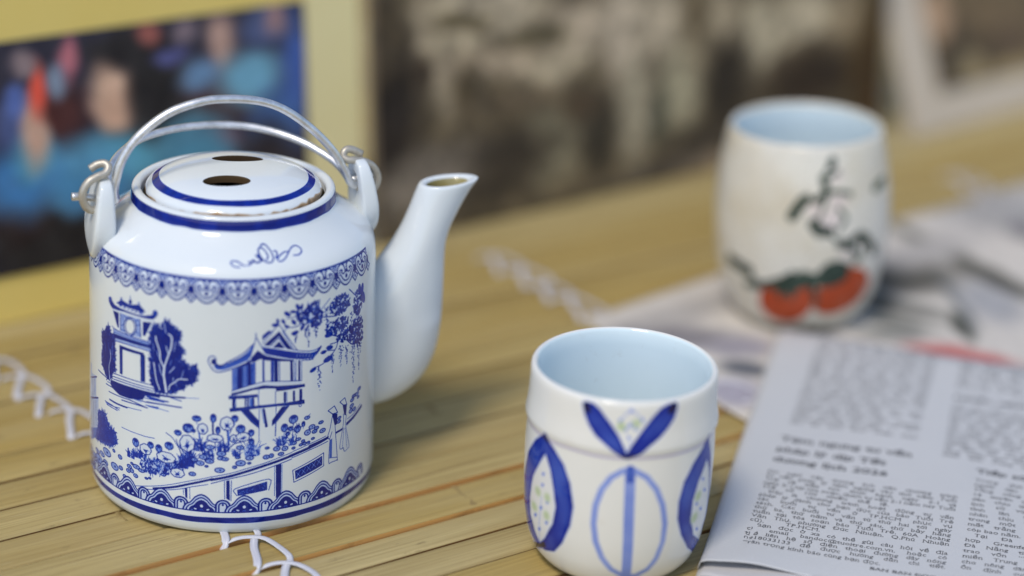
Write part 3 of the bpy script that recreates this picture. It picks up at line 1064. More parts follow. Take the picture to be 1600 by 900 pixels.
clus .85 0 818 1512 934 1475 818 1452
clus .85 0 1027 1418 1149 1373 1029 1336
clus .85 0 592 1655 666 1638 593 1596
clus .85 0 1069 1614 1136 1590 1072 1513
clus .85 0 905 1410 1002 1377 905 1369
clus .85 0 609 1602 655 1591 610 1563
clus .85 0 1077 1329 1152 1301 1079 1267
rac .75 0 764 1313 767 1152 804 1301
rac .75 0 851 1347 854 1180 897 1332
rac .75 0 922 1324 925 1176 960 1311
rac .75 0 1004 1295 1011 991 1059 1275
rac .75 0 1088 1295 1094 1067 1144 1273
rac .75 0 642 1247 645 1041 684 1236
rac .75 0 700 1688 702 1589 732 1680
rac .75 0 972 1568 974 1477 1014 1554
rac .75 0 609 1582 611 1474 639 1575
rac .75 0 1071 1533 1074 1442 1125 1514
rac .75 0 708 1597 709 1518 730 1592
leaf .75 0 691 1478 766 1458 0
leaf .75 0 705 1375 767 1357 10
leaf .75 0 682 1292 764 1268 170
leaf .75 0 655 1352 703 1339 0
leaf .75 0 559 1238 614 1224 160
leaf .75 0 1048 1722 1129 1694 80
leaf .75 0 1087 1708 1175 1677 100
leaf .75 0 1109 1640 1202 1606 70
f .22 0 -1628 885 -1448 994 -1422 980 -1417 919 -1291 949 -1293 784 -1244 787 -1241 540 -1628 336 -1583 831
s .85 0.148 -1389 881 -1381 758
s .85 0.148 -1459 671 -1451 481
s .85 0.148 -1362 715 -1367 508
s .85 0.148 -1302 742 -1297 540
s .85 0.148 -1494 923 -1468 884
s .85 0.148 -1331 906 -1334 779
s .1 0.114 -1520 629 -1534 441
s .1 0.114 -1405 683 -1410 501
s .1 0.114 -1272 743 -1268 554
s .85 0.456 -1609 794 -1280 944
s .85 0.513 -1609 632 -1248 789
f .35 0 -1561 402 -1234 556 -1205 493 -1576 289
j .62 0.456 -1249 664 -1173 710 -1116 715 -1093 642 -990 621 -962 544 -1032 490 -1149 466 -1307 433 -1251 536
pad .85 0 -1476 274 -1382 320 -1477 242
pad .85 0 -1331 279 -1269 309 -1331 258
pad .85 0 -1238 297 -1178 325 -1239 263
pad .85 0 -1120 319 -1087 333 -1121 300
pad .85 0 -1100 411 -1046 434 -1100 382
pad .85 0 -992 341 -950 358 -993 313
pad .85 0 -925 444 -904 452 -925 428
pad .85 0 -917 358 -896 366 -917 343
pad .85 0 -1001 465 -986 471 -1002 454
pad .85 0 -1178 364 -1140 381 -1178 346
pad .85 0 -1408 190 -1319 233 -1409 150
pad .85 0 -1271 347 -1231 365 -1272 331
s .75 0.455 38 2073 7 2073 -21 2088 -33 2108 -21 2123 7 2123 36 2108 63 2086 74 2083
s .75 0.455 92 2085 115 2090 133 2105
s .85 0.644 110 2117 129 2105 145 2128 155 2113 178 2105 201 2114 222 2126
s .9 0.644 172 2166 190 2146 212 2127
s .9 0.644 193 2172 214 2139
s .85 0.512 254 2123 271 2148 268 2179 249 2212 225 2227 204 2219 200 2189 209 2153 227 2121 252 2101 276 2097 301 2109 312 2139 312 2175 297 2216 273 2248 245 2254 227 2239
s .8 0.568 336 2190 353 2186 354 2161 333 2128
s .75 0.474 461 2169 423 2170 377 2149 348 2126 347 2104 366 2097 404 2114 448 2153 492 2191 532 2207 564 2199 582 2170 569 2145 537 2128 490 2130"""
CUP_DATA = """f .8 0 -280 1470 -256 1489 -205 1488 -160 1459 -108 1399 -57 1337 -13 1273 32 1185 60 1112 7 1126 -45 1166 -106 1213 -169 1257 -223 1327 -261 1400
f .85 0 393 1492 397 1461 374 1383 330 1322 269 1256 197 1202 131 1140 55 1098 46 1147 76 1205 114 1266 157 1333 212 1411 271 1474 328 1499
s .99 2.175 -257 1467 -238 1431
s .99 2.486 369 1481 346 1445
s .98 1.398 19 1127 54 1116 92 1131
f .4 0 73 1465 73 1459 71 1455 68 1451 64 1449 60 1449 57 1451 53 1454 51 1459 50 1464 50 1470 52 1475 55 1478 59 1480 63 1480 67 1479 70 1475 72 1470
f .4 0 3 1387 2 1381 1 1376 -2 1372 -6 1370 -10 1370 -14 1371 -17 1375 -19 1379 -20 1385 -20 1390 -18 1395 -15 1399 -12 1402 -8 1402 -4 1400 -1 1397 2 1392
f .4 0 153 1396 153 1390 151 1385 148 1382 144 1380 140 1380 136 1382 133 1386 131 1391 130 1396 130 1402 132 1407 135 1410 138 1412 142 1412 146 1410 150 1406 152 1401
f .4 0 74 1359 73 1353 72 1348 69 1345 65 1343 61 1342 57 1344 54 1348 52 1352 51 1358 51 1364 53 1369 56 1372 59 1374 63 1374 67 1373 70 1369 73 1364
f .4 0 110 1334 109 1329 108 1324 105 1320 101 1318 97 1318 93 1320 90 1324 88 1329 87 1334 87 1340 89 1344 92 1348 95 1350 99 1350 103 1348 107 1345 109 1340
f .4 0 41 1327 41 1321 39 1316 36 1312 33 1310 29 1310 25 1312 21 1315 19 1320 18 1325 18 1331 20 1336 23 1340 27 1342 31 1342 34 1340 38 1337 40 1332
f .4 0 68 1265 67 1260 66 1255 63 1251 59 1249 55 1249 51 1251 48 1254 46 1259 45 1264 45 1270 47 1275 50 1279 53 1281 57 1281 61 1279 64 1276 67 1271
s .3 0.373 -9 1392 61 1477 147 1396
s .3 0.311 19 1313 67 1377 116 1328
s .22 0.373 44 1277 69 1240 60 1192
g .7 0 0 1346 25 1347 1 1318
g .55 0 102 1372 128 1371 104 1343
f .8 0 -565 1156 -706 1032 -814 881 -885 709 -944 527 -959 342 -807 255 -745 177 -648 202 -584 200 -463 247 -383 354 -317 520 -298 676 -332 848 -392 972 -484 1056 -552 1100
f .04 0 -566 993 -506 892 -468 762 -440 625 -466 476 -557 317 -629 242 -696 313 -744 419 -755 552 -707 751 -637 870
s .97 1.481 -597 1105 -551 1089
s .98 2.051 -885 98 -643 212 -573 257
s .3 0.342 -584 649 -638 237
s .35 0.399 -659 182 -809 35
f .4 0 -561 832 -562 826 -564 821 -568 816 -573 812 -578 810 -583 809 -588 810 -591 813 -592 818 -592 823 -589 828 -585 834 -580 838 -575 840 -570 841 -565 839 -562 836
f .4 0 -564 745 -565 740 -567 734 -571 729 -576 725 -581 722 -587 722 -591 723 -594 726 -595 730 -595 736 -592 741 -588 746 -583 751 -578 753 -572 754 -568 752 -565 749
f .4 0 -575 559 -576 554 -579 548 -583 543 -589 538 -595 535 -600 535 -605 536 -608 539 -609 543 -608 549 -605 555 -601 561 -595 565 -589 568 -584 569 -579 567 -576 564
f .4 0 -643 470 -645 464 -648 458 -653 452 -660 447 -667 444 -674 442 -679 442 -683 445 -684 450 -683 455 -679 462 -674 468 -667 473 -660 477 -653 478 -648 478 -645 475
f .4 0 -514 468 -515 463 -517 457 -521 452 -526 448 -531 446 -536 445 -540 447 -543 450 -544 455 -543 460 -540 466 -536 471 -531 475 -526 477 -521 478 -517 476 -515 473
f .4 0 -599 376 -601 370 -605 363 -611 356 -618 351 -625 348 -631 346 -636 347 -639 351 -639 356 -637 362 -633 369 -627 376 -620 381 -613 384 -607 386 -603 384 -600 381
f .4 0 -509 633 -510 628 -512 622 -516 617 -520 614 -525 611 -530 611 -534 613 -537 616 -538 621 -537 626 -535 632 -531 637 -526 641 -521 643 -516 643 -512 642 -510 638
g .55 0 -632 664 -598 680 -632 631
g .55 0 -524 664 -496 677 -523 632
g .55 0 -680 521 -640 541 -680 488
g .55 0 -530 518 -501 531 -529 485
f .8 0 751 1165 687 1069 580 989 497 872 462 723 469 584 523 441 636 289 788 179 946 145 951 283 957 450 902 654 836 958
f .04 0 758 956 654 817 606 688 607 537 677 379 1014 133 875 362 904 502 861 675 818 844
f .4 0 740 805 739 800 736 797 731 796 725 797 718 800 711 805 705 811 701 817 699 823 699 828 701 831 706 833 712 832 719 829 726 824 732 818 737 811
f .4 0 790 696 790 691 787 688 780 688 772 690 764 694 756 699 749 706 744 712 741 718 742 723 744 726 750 727 757 726 765 722 774 716 782 710 788 702
f .4 0 681 633 681 627 679 624 675 622 669 623 663 625 657 630 651 635 647 641 645 647 645 653 647 656 650 658 656 658 662 655 668 651 674 645 678 639
f .4 0 760 560 760 554 757 551 752 550 745 552 736 555 728 561 721 567 716 574 714 581 713 586 716 589 720 591 727 589 735 586 743 580 751 574 757 566
f .4 0 747 399 749 393 747 389 742 388 734 390 725 394 716 400 708 408 701 415 697 423 696 429 697 433 702 434 708 433 716 430 725 423 734 416 742 407
g .6 0 672 699 709 683 678 664
g .6 0 656 530 694 514 664 493
s .34 2.097 362 579 361 433 332 301 274 200 190 145 92 150 -2 212 -76 313 -124 441 -146 583 -138 728 -103 859 -44 957 31 1011 115 1012 199 961 273 863 330 730 362 579
s .38 3.496 81 1018 92 700 114 162
s .6 2.563 81 1028 86 946"""
CUP2_DATA = """r .95 0 158 460 147 366 99 274 13 207 -97 172 -211 178 -305 221 -358 299 -366 398 -336 498 -272 590 -189 655 -97 684 -6 675 74 630 131 554
r .95 0 708 643 769 554 773 462 703 387 599 325 480 280 360 266 258 288 188 346 160 423 173 516 220 610 298 685 396 732 505 741 615 709
p .16 0 127 1314 194 1313 130 1244
p .16 0 332 1389 415 1379 332 1312
p .16 0 265 1221 354 1213 268 1133
p .16 0 306 1613 382 1606 304 1546
p .16 0 144 677 196 675 148 619
p .16 0 465 909 549 893 473 833
f .93 0 -427 601 -289 579 -179 654 -45 747 93 677 158 715 253 824 358 842 470 786 483 641 385 596 276 572 166 600 82 580 6 546 -34 429 -99 505 -154 416 -189 534 -352 520
s .85 1.398 262 1734 197 1603 225 1474 185 1313 133 1174
s .85 1.258 124 1400 225 1466
s .85 1.258 218 1118 364 997 498 994
s .85 1.537 603 1026 584 809 466 739
s .85 1.817 -537 646 -347 582
s .85 0.978 225 1474 369 1454 455 1417
s .8 1.817 140 600 182 434 176 351
s .98 5.817 -693 709 -584 689 -468 667
s .98 3.878 -480 526 -350 541 -179 616
s .98 4.525 364 988 459 983 580 1032 761 837
s .98 4.912 116 1192 168 1120 252 1116
s .91 3.878 282 1749 262 1700
s .98 3.361 188 1603 225 1466 124 1400
s .98 4.654 41 1416 -6 1363 -67 1254
s .65 2.068 225 1483 446 1444
s .98 3.361 131 620 178 476
s .65 2.844 462 946 560 815
s .52 4.654 906 1463 755 1433
s .65 2.068 188 1586 335 1644
s .52 1.81 332 1321 408 1223 339 1126
s .65 3.878 40 714 178 676"""
pot = empty('teapot', frame((-.1052, .7458, 0), (.98998, .13964, -.02094), (-.13967, .9902, 0), (.02074, .00293, .99978)))
tag(pot, 'white porcelain teapot printed with a blue lotus pond and pavilion scene, wire handle', 'teapot')

cv = Canvas(2 * math.pi * 53, 124, 9.0, 3)
rg = np.random.default_rng(8)
draw(cv, decode(POT_DATA), rg)
# the far side of the print: the same scene again, turned round
back = np.roll(cv.a[0], cv.W // 2, axis=1)
xs = (np.arange(cv.W) + .5) / cv.kx - cv.w / 2
keep = ((xs < -74) | (xs > 112))[None, :]
ys = ((np.arange(cv.H) + .5) / cv.ky)[:, None]
cv.a[0] = np.where(keep & (ys < 100), back, cv.a[0])
XL, XR = -250, 64.0                                  # the printed sheet ends just before the spout
def printed(x): return x < XR or x > 106
# upper border of cloud heads
TW = cv.w / 30
def border(x0):
    Y1, Y0 = 98.8, 90.0                                  # s of the top and the bottom
    h = Y1 - Y0
    def p(x, y): return (x0 + x * TW, Y1 - y * h)
    def mp(L, sgn=1): return [p(sgn * x, y) for x, y in L]
    out = [(-.05, .27), (-.055, .20), (-.096, .11), (-.2, .04), (-.33, .11), (-.41, .24), (-.43, .38), (-.40, .52), (-.34, .64), (-.27, .78), (-.137, .93), (0, .985)]
    cv.fill([p(-.5, 0), p(.5, 0), p(.44, .5), p(.34, .66), p(-.34, .66), p(-.44, .5)], .08)
    cv.fill(mp(out) + mp(out[::-1], -1), .10)
    for sg in (1, -1):
        cv.fill(mp([(-.5, .30), (-.445, .30), (-.435, .42), (-.40, .55), (-.5, .62)], sg), .95)
        cv.fill(mp([(-.5, .0), (-.36, .0), (-.44, .16), (-.5, .26)], sg), .9)
        cv.stroke(mp([(-.5, .17), (-.43, .03)], sg), .34, .12)
        cv.fill(mp([(-.2, .0), (0, .0), (0, .07), (-.07, .1), (-.13, .04)], sg), .8)
        cv.fill(mp([(-.055, .26), (0, .33), (0, .44), (-.05, .42)], sg), .85)
        cv.stroke(smooth_pts(mp(out, sg), 4), .50, 1)
        cv.stroke(smooth_pts(mp([(-.05, .27), (-.065, .39), (-.137, .46), (-.21, .42), (-.225, .35), (-.185, .30)], sg), 4), .42, 1)
        cv.stroke(smooth_pts(mp([(-.185, .30), (-.26, .27), (-.325, .33), (-.315, .45), (-.25, .53), (-.20, .63), (-.11, .75), (0, .79)], sg), 4), .42, 1)
        cv.fill(mp([(-.5, .60), (-.345, .78), (-.5, .99), (-.655, .78)], sg), .12)
        cv.stroke(mp([(-.5, .60), (-.345, .79), (-.5, 1.0), (-.655, .79), (-.5, .60)], sg), .42, 1)
        cv.ell(*p(-.5 * sg, .79), .4, .48, .98)
    cv.ell(*p(0, .59), .62, .8, .98)
    cv.stroke([p(-.5, .0), p(.5, .0)], .5, 1)
for i in range(-15, 15):
    x = (i + .10) * TW
    if printed(x + TW * .6) and printed(x - TW * .6): border(x)
# lower border of scallops
TW2 = cv.w / 22
def scallop(x0):
    y0, h = 9.1, 7.2
    def p(x, y): return (x0 + x * TW2, y0 + y * h)
    L = [(-.47, 0), (-.44, .2), (-.38, .36), (-.29, .46), (-.24, .58), (-.17, .78), (-.08, .92), (0, .97)]
    full = L + [(-x, y) for x, y in L[::-1]]
    for x in (-.5, .5):
        for r, ink in ((.19, .93), (.15, .2), (.112, .9), (.08, .15)):
            cv.fill([p(x + r * math.cos(a) * .95, .36 + r * math.sin(a) * 1.85) for a in np.linspace(0, math.pi, 14)] + [p(x - r * .95, .02), p(x + r * .95, .02)], ink)
        cv.ell(*p(x, .42), .36, .42, .95)
    for k, ink in ((1.0, .95), (.93, .2), (.83, .93), (.77, .18), (.66, .96)):
        cv.fill([p(x * k, y * (k if k > .9 else k * .99)) for x, y in full], ink)
    cv.ell(*p(0, .30), .62, .66, .12); cv.ell(*p(-.15, .12), .62, .34, .15, -.25); cv.ell(*p(.15, .12), .62, .34, .15, .25)
    cv.ell(*p(0, .06), .5, .4, .6); cv.ring(*p(0, .05), .62, .5, .15, .25); cv.ell(*p(-.23, .05), .4, .2, .3)
    cv.stroke([p(-.5, 0), p(.5, 0)], .36, .95)
for i in range(-11, 11):
    x = (i + .24) * TW2
    if printed(x + TW2 * .5) and printed(x - TW2 * .5): scallop(x)
# painted bands: foot and rim
un = value_noise(1, cv.W, 60, 3)[0]; un2 = value_noise(1, cv.W, 90, 4)[0]
def band(y0, y1, ink, wob=.5):
    Y = ys
    lo_, hi_ = y0 + (un - .5) * wob, y1 + (un2 - .5) * wob
    al = np.clip((Y - lo_[None, :]) * 4, 0, 1) * np.clip((hi_[None, :] - Y) * 4, 0, 1)
    v = cv.a[0]; v += (ink * (.82 + .3 * value_noise(cv.H, cv.W, 40, 6)) - v) * al
band(4.4, 6.9, .84, .4)
band(117.7, 122.2, .84, .35)
A = cv.a[0]
wear = value_noise(cv.H, cv.W, 14, 9)
A *= .96 + .10 * wear
A = np.clip(np.maximum(A, cv.blur(A, .16) * .55), 0, 1)
A = np.maximum(A, cv.blur(A, .8) * .15)
cv.a[0] = A
pot_img = to_image('teapot_print', np.moveaxis(cv.a, 0, 2))
PORC = (.75, .79, .81)
POTM_ = glaze('blue_printed_porcelain', PORC, pot_img, {0: COBALT}, .045, .12)
PLAIN = glaze('plain_porcelain', PORC, None, None, .05, .1)
out = [(52.2, .8), (53.3, 3), (53.8, 8), (53.5, 30), (52.9, 70), (52.55, 92), (52.2, 96), (51.2, 99.5), (49.2, 102.3), (46, 104.5), (42, 107.3), (38.6, 110.4), (37.3, 111.8), (37.2, 112.5), (37.0, 115.4)]
under = [(0, 2.5), (46, 2.0), (48, .6), (50, .15), (51.5, .2)]
inner = [(36.7, 116.1), (36.1, 116.5), (35.3, 116.6), (34.3, 116.4), (33.6, 115.7), (33.3, 114.6), (33.2, 112.6), (31, 112.2), (30.2, 111.2), (34, 107), (44, 100), (48.5, 92), (49.2, 60), (49.3, 12), (44, 6), (0, 5.5)]
# insert extra points along the printed side so that the texture follows the arc length exactly
prof = under + out + inner
me = lathe('body', prof, 160, (len(under), len(under) + len(out) - 1), 124, .0012, 2)
STAIN = glaze('tea_stained_porcelain', (.09, .065, .02), None, None, .3, .6, (.03, .02, .008))
body = link('body', me, pot, [POTM_, STAIN])
def inside_faces(me, test):
    for p in me.polygons:
        if test(p.center, p.normal): p.material_index = 1
inside_faces(me, lambda c, n_: c.z < .1125 and c.z > .004 and (n_.x * c.x + n_.y * c.y < -1e-4 and math.hypot(c.x, c.y) < .0495))
def vsort(): pass
# lid
lidp = [(0, 120.8), (14, 120.2), (22, 118.6), (27, 116.4), (29, 113.2), (30.2, 112.6), (31.6, 113.2), (32.1, 114.2), (32.15, 115.2), (31.6, 116.4), (30.5, 117.5), (29, 118.5), (27, 119.6), (24, 120.8), (20, 121.8), (16, 122.4), (12, 122.8), (8, 123.0), (4, 123.05), (0, 123.05)]
LL = np.r_[0, np.cumsum(np.hypot(*np.diff(np.array(lidp), axis=0).T))]
lc = Canvas(200, float(LL[-1]), 10, 3)
ln1, ln2 = value_noise(1, lc.W, 120, 31)[0], value_noise(1, lc.W, 26, 32)[0]
lY = ((np.arange(lc.H) + .5) / lc.ky)[:, None]
r2s = lambda r: float(np.interp(-r, [-q[0] for q in lidp[8:]], LL[8:]))
al = np.clip((lY - (r2s(29.6) + (ln1 - .5) * .35)[None, :]) * 4, 0, 1) * np.clip(((r2s(26.9) + (ln1[::-1] - .5) * .35)[None, :] - lY) * 3, 0, 1)
lc.a[0] += (.80 * (.85 + .3 * value_noise(lc.H, lc.W, 30, 33)) - lc.a[0]) * al
edge = LL[8]
al = np.clip((edge + 1.0 + (ln2 - .5)[None, :] * 1.1 + (ln1 - .5)[None, :] * 1.5 - lY) * .9, 0, 1) * np.clip(.25 + .9 * value_noise(lc.H, lc.W, 18, 34), 0, 1)
lc.a[1] = np.maximum(al * (lY > LL[3]), (lY < LL[3]) * 1.0)
lid_img = to_image('lid_paint', np.moveaxis(lc.a, 0, 2))
LIDM = glaze('blue_ringed_porcelain', PORC, lid_img, {0: COBALT, 1: [(0, (.62, .48, .30)), (.45, (.36, .22, .10)), (1, (.08, .05, .025))]}, .07, .12)
me = lathe('lid', lidp[:8] + [tuple(q) for q in smooth_pts(lidp[8:], 3)], 144, None, float(LL[-1]), .001, 5)
fix_normals(me)
lid = link('lid', me, pot, LIDM)
def elliptic_cutter(x, y, a, b_, rot):
    n = 40; v, f = [], []
    for z, k in ((.100, 1.0), (.1205, 1.0), (.130, 1.35)):
        for i in range(n):
            q = 2 * math.pi * i / n
            u, w = a * k * math.cos(q), b_ * k * math.sin(q)
            v.append((x + u * math.cos(rot) - w * math.sin(rot), y + u * math.sin(rot) + w * math.cos(rot), z))
    for k in (0, 1):
        for i in range(n): f.append((k * n + i, k * n + (i + 1) % n, (k + 1) * n + (i + 1) % n, (k + 1) * n + i))
    f.append(tuple(range(n - 1, -1, -1))); f.append(tuple(2 * n + i for i in range(n)))
    me = mesh_from('cutter', v, f, False); fix_normals(me)
    return bpy.data.objects.new('cutter', me)
cuts = [elliptic_cutter(-.0028, -.0142, .0080, .0042, 0), elliptic_cutter(.0014, .0094, .0087, .0036, 0)]
for c in cuts:
    COL.objects.link(c); c.parent = pot
    md = lid.modifiers.new('hole', 'BOOLEAN'); md.operation = 'DIFFERENCE'; md.object = c; md.solver = 'EXACT'
bpy.context.view_layer.update()
dg = bpy.context.evaluated_depsgraph_get()
nm = bpy.data.meshes.new_from_object(lid.evaluated_get(dg))
lid.modifiers.clear(); lid.data = nm; nm.name = 'lid'
for c in cuts: bpy.data.objects.remove(c, do_unlink=True)
nm.polygons.foreach_set('use_smooth', [True] * len(nm.polygons))
try: nm.set_sharp_from_angle(angle=R(40))
except Exception: pass

# spout
AL = R(12)
ev = np.array([math.cos(AL), math.sin(AL), 0]); nv_ = np.array([-math.sin(AL), math.cos(AL), 0])
sp = np.array([  # z, inner side r, outer side r, half width
    (23.5, 48, 56.0, 4.5), (26.5, 47, 64.5, 8.5), (31, 46, 71.8, 11), (37, 46, 76.6, 12.6), (46, 46, 80.1, 13.4), (58, 47, 81.6, 13.3), (70, 49.5, 81.9, 12.4), (79, 54.3, 81.9, 11.2), (87, 60.4, 82.0, 9.9), (94, 64.4, 83.6, 8.9), (101, 67.2, 86.9, 8.1), (107.5, 69.2, 90.8, 7.6), (111.2, 70.6, 93.6, 7.3), (112.2, 71.3, 94.2, 6.9)])
sp = smooth_pts(sp, 3)
v, f, mi = [], [], []
NS = 36
rings = [(q, 0) for q in sp]
lipz = sp[-1][0]
rings += [((lipz + .25, sp[-1][1] + 1.0, sp[-1][2] - 1.1, sp[-1][3] - 1.0), 0), ((lipz - .5, sp[-1][1] + 3.0, sp[-1][2] - 4.2, sp[-1][3] - 2.2), 1), ((lipz - 4, 73.6, 87.0, 4.6), 1), ((lipz - 12, 71.5, 81.5, 4.6), 1), ((lipz - 28, 64, 75, 5), 1), ((lipz - 60, 56, 66, 5), 1)]
for (z, a, b_, w), _ in rings:
    for k in range(NS):
        q = 2 * math.pi * k / NS
        cx, cw = math.cos(q), math.sin(q)
        r = (a + b_) / 2 + (b_ - a) / 2 * cx
        # the mouth leans a little towards the tip
        zz_ = z + (.8 * cx if z > 100 else 0) * min(1, (z - 100) / 8 if z > 100 else 0)
        p = ev * r + nv_ * w * cw * (1 - .12 * cx if z > 60 else 1)
        v.append((p[0] / 1000, p[1] / 1000, zz_ / 1000))
for i in range(len(rings) - 1):
    for k in range(NS):
        f.append((i * NS + k, i * NS + (k + 1) % NS, (i + 1) * NS + (k + 1) % NS, (i + 1) * NS + k)); mi.append(1 if rings[i + 1][1] and rings[i][1] else 0)
f.append(tuple(range(NS - 1, -1, -1))); mi.append(0); f.append(tuple((len(rings) - 1) * NS + k for k in range(NS))); mi.append(1)
me = mesh_from('spout', v, f, True, None, mi)
spo = link('spout', me, pot, [PLAIN, glaze('tea_stained_spout', (.34, .29, .12), None, None, .2, .6, (.15, .10, .03))])
md = spo.modifiers.new('round', 'SUBSURF'); md.levels = md.render_levels = 1

# lugs with the hole for the wire
def lug(az, inn):
    e = np.array([math.cos(az), math.sin(az), 0]); n_ = np.array([-math.sin(az), math.cos(az), 0])
    n = 32
    O = smooth_pts([(0, 91.5), (5.5, 95), (9.2, 101), (10.0, 106), (9.0, 112.5), (7.6, 118), (5.0, 121.8), (0, 122.6), (-5.0, 121.8), (-7.6, 118), (-9.0, 112.5), (-10.0, 106), (-9.2, 101), (-5.5, 95)], 8, True)
    hc = np.array([0, 113.6])
    ang = np.arctan2(O[:, 1] - hc[1], O[:, 0] - hc[0])
    outp = []
    for k in range(n):
        a = -math.pi + 2 * math.pi * (k + .5) / n
        i = np.argmin(np.abs((ang - a + math.pi) % (2 * math.pi) - math.pi)); outp.append(O[i])
    ro = lambda z: np.interp(z, [90, 98, 106, 114, 122.5], [53.2, 54.0, 53.4, 52.0, 50.0])
    ri = lambda z: np.interp(z, [90, 98, 103, 108, 114, 122.5], [46.6 + inn, 46.0 + inn, 45.4 + inn, 45.4 + inn, 45.4 + inn * .5, 45.6])
    v, f = [], []
    for side in (0, 1):
        for fr, th in ((0, .80), (.16, .98), (.5, 1), (.93, .97), (1.0, .80)):
            for k in range(n):
                a = -math.pi + 2 * math.pi * (k + .5) / n
                h = hc + 2.9 * np.array([math.cos(a), math.sin(a)])
                p = h + (outp[k] - h) * fr
                mid = (ro(p[1]) + ri(p[1])) / 2; half = (ro(p[1]) - ri(p[1])) / 2 * th
                r = mid + (half if side else -half)
                q = e * r + n_ * p[0]
                v.append((q[0] / 1000, q[1] / 1000, p[1] / 1000))
    def ix(s, rr_, k): return (s * 5 + rr_) * n + k % n
    for s in (0, 1):
        for rr_ in range(4):
            for k in range(n):
                q = (ix(s, rr_, k), ix(s, rr_, k + 1), ix(s, rr_ + 1, k + 1), ix(s, rr_ + 1, k)); f.append(q if s else q[::-1])
    for k in range(n):
        f.append((ix(0, 0, k), ix(0, 0, k + 1), ix(1, 0, k + 1), ix(1, 0, k))); f.append((ix(1, 4, k), ix(1, 4, k + 1), ix(0, 4, k + 1), ix(0, 4, k)))
    me = mesh_from('lug', v, f); fix_normals(me)
    o = link('lug', me, pot, PLAIN)
    md = o.modifiers.new('round', 'SUBSURF'); md.levels = md.render_levels = 1
    return o
LA = R(15)
lug(LA + math.pi, 0); lug(LA, 1.4)

# the two wire bails
m, t, b = new_mat('worn_aluminium_wire')
nz = noise(t, 260, 5, rough=.7)
t.links.new(mixc(t, ramp(t, nz, [(.35, (0, 0, 0)), (.7, (1, 1, 1))]), (.66, .65, .64), (.93, .93, .95)), b.inputs['Base Color'])
b.inputs['Metallic'].default_value = .85
t.links.new(mathn(t, 'MULTIPLY_ADD', nz, .3, .22), b.inputs['Roughness'])
bump(t, b, nz, .35, .0003)
WIRE = m
m, t, b = new_mat('grimy_wire_end')
nz = noise(t, 300, 5, rough=.7)
t.links.new(mixc(t, nz, (.30, .25, .18), (.72, .69, .62)), b.inputs['Base Color']); b.inputs['Metallic'].default_value = .5; b.inputs['Roughness'].default_value = .42
bump(t, b, nz, .4, .0003)
GRIME = m
el = np.array([math.cos(LA), math.sin(LA), 0]); nl = np.array([-math.sin(LA), math.cos(LA), 0])
def rz(L): return np.array([el * r / 1000 + nl * n_ / 1000 + np.array([0, 0, z / 1000]) for r, n_, z in L])
arc = [(-47.0, -.8, 113.4), (-44.2, -1.2, 114.2), (-44.3, -1.5, 117.5), (-43.9, -2, 121.7), (-41.2, -2, 130.0), (-35.4, -2, 137.9), (-24.9, -2, 145.5), (-13.3, -2, 149.0), (-3.9, -2, 149.5), (8.0, -2, 148.0), (17.7, -2, 144.2), (27.5, -2, 136.9), (36.3, -2, 127.6), (41.5, -2, 119.1), (44.1, -1.5, 113.9), (46.6, -.8, 112.0)]
wv = rz(arc)
bail = link('bail', tube('bail', smooth_pts(wv, 8), .00152, 14), pot, WIRE)
loopL = [(-46.5, -.8, 113.4), (-50.0, -1.5, 112.0), (-52.6, -2.6, 111.7), (-54.9, -3.2, 113.3), (-56.0, -3.2, 116.2), (-55.7, -3.0, 119.4), (-53.6, -2.6, 122.4), (-50.4, -2.2, 124.0), (-47.6, -1.8, 124.8), (-46.2, -.6, 126.4), (-47.0, .8, 127.6), (-49.6, 1.6, 127.2), (-52.2, 1.8, 125.6)]
link('wire_loop', tube('wire_loop', smooth_pts(rz(loopL), 7), .00145, 12), bail, GRIME)
loopR = [(46.0, -.8, 112.2), (50.0, -.6, 110.2), (53.1, -.4, 109.6), (55.0, 0, 111.4), (55.4, 0, 114.7), (53.3, -.2, 118.7), (49.7, -.4, 121.0), (45.9, -.6, 121.9), (43.3, -.2, 122.2), (42.0, .8, 123.2), (42.8, 1.6, 125.1), (45.1, 1.8, 125.5), (49.4, 1.6, 123.4)]
link('wire_loop', tube('wire_loop', smooth_pts(rz(loopR), 7), .00145, 12), bail, GRIME)
LEAN = R(66)
rear = [(-43.0, 0.5), (-43.4, 4), (-43.6, 10), (-41.0, 17.5), (-36.0, 24), (-27.5, 30.4), (-15, 34.4), (-2, 35.4), (10.5, 34.0), (22, 29.8), (32.5, 22.5), (40.4, 13), (43.6, 6), (44.8, 1)]
rp = np.array([el * r / 1000 + (nl * math.sin(LEAN) + np.array([0, 0, math.cos(LEAN)])) * h / 1000 + np.array([0, 0, .1135]) + nl * .002 for r, h in rear])
rp = np.vstack([rz([(-59.0, 1.2, 116.0), (-55, 1.2, 115.6), (-50, 1.0, 114.6), (-46, 1.2, 113.8)]), rp, rz([(46.5, 1.2, 113.8), (51, 1.2, 114.2), (54, 1.2, 115.6)])])
link('bail', tube('bail', smooth_pts(rp, 7), .0014, 14), pot, WIRE)

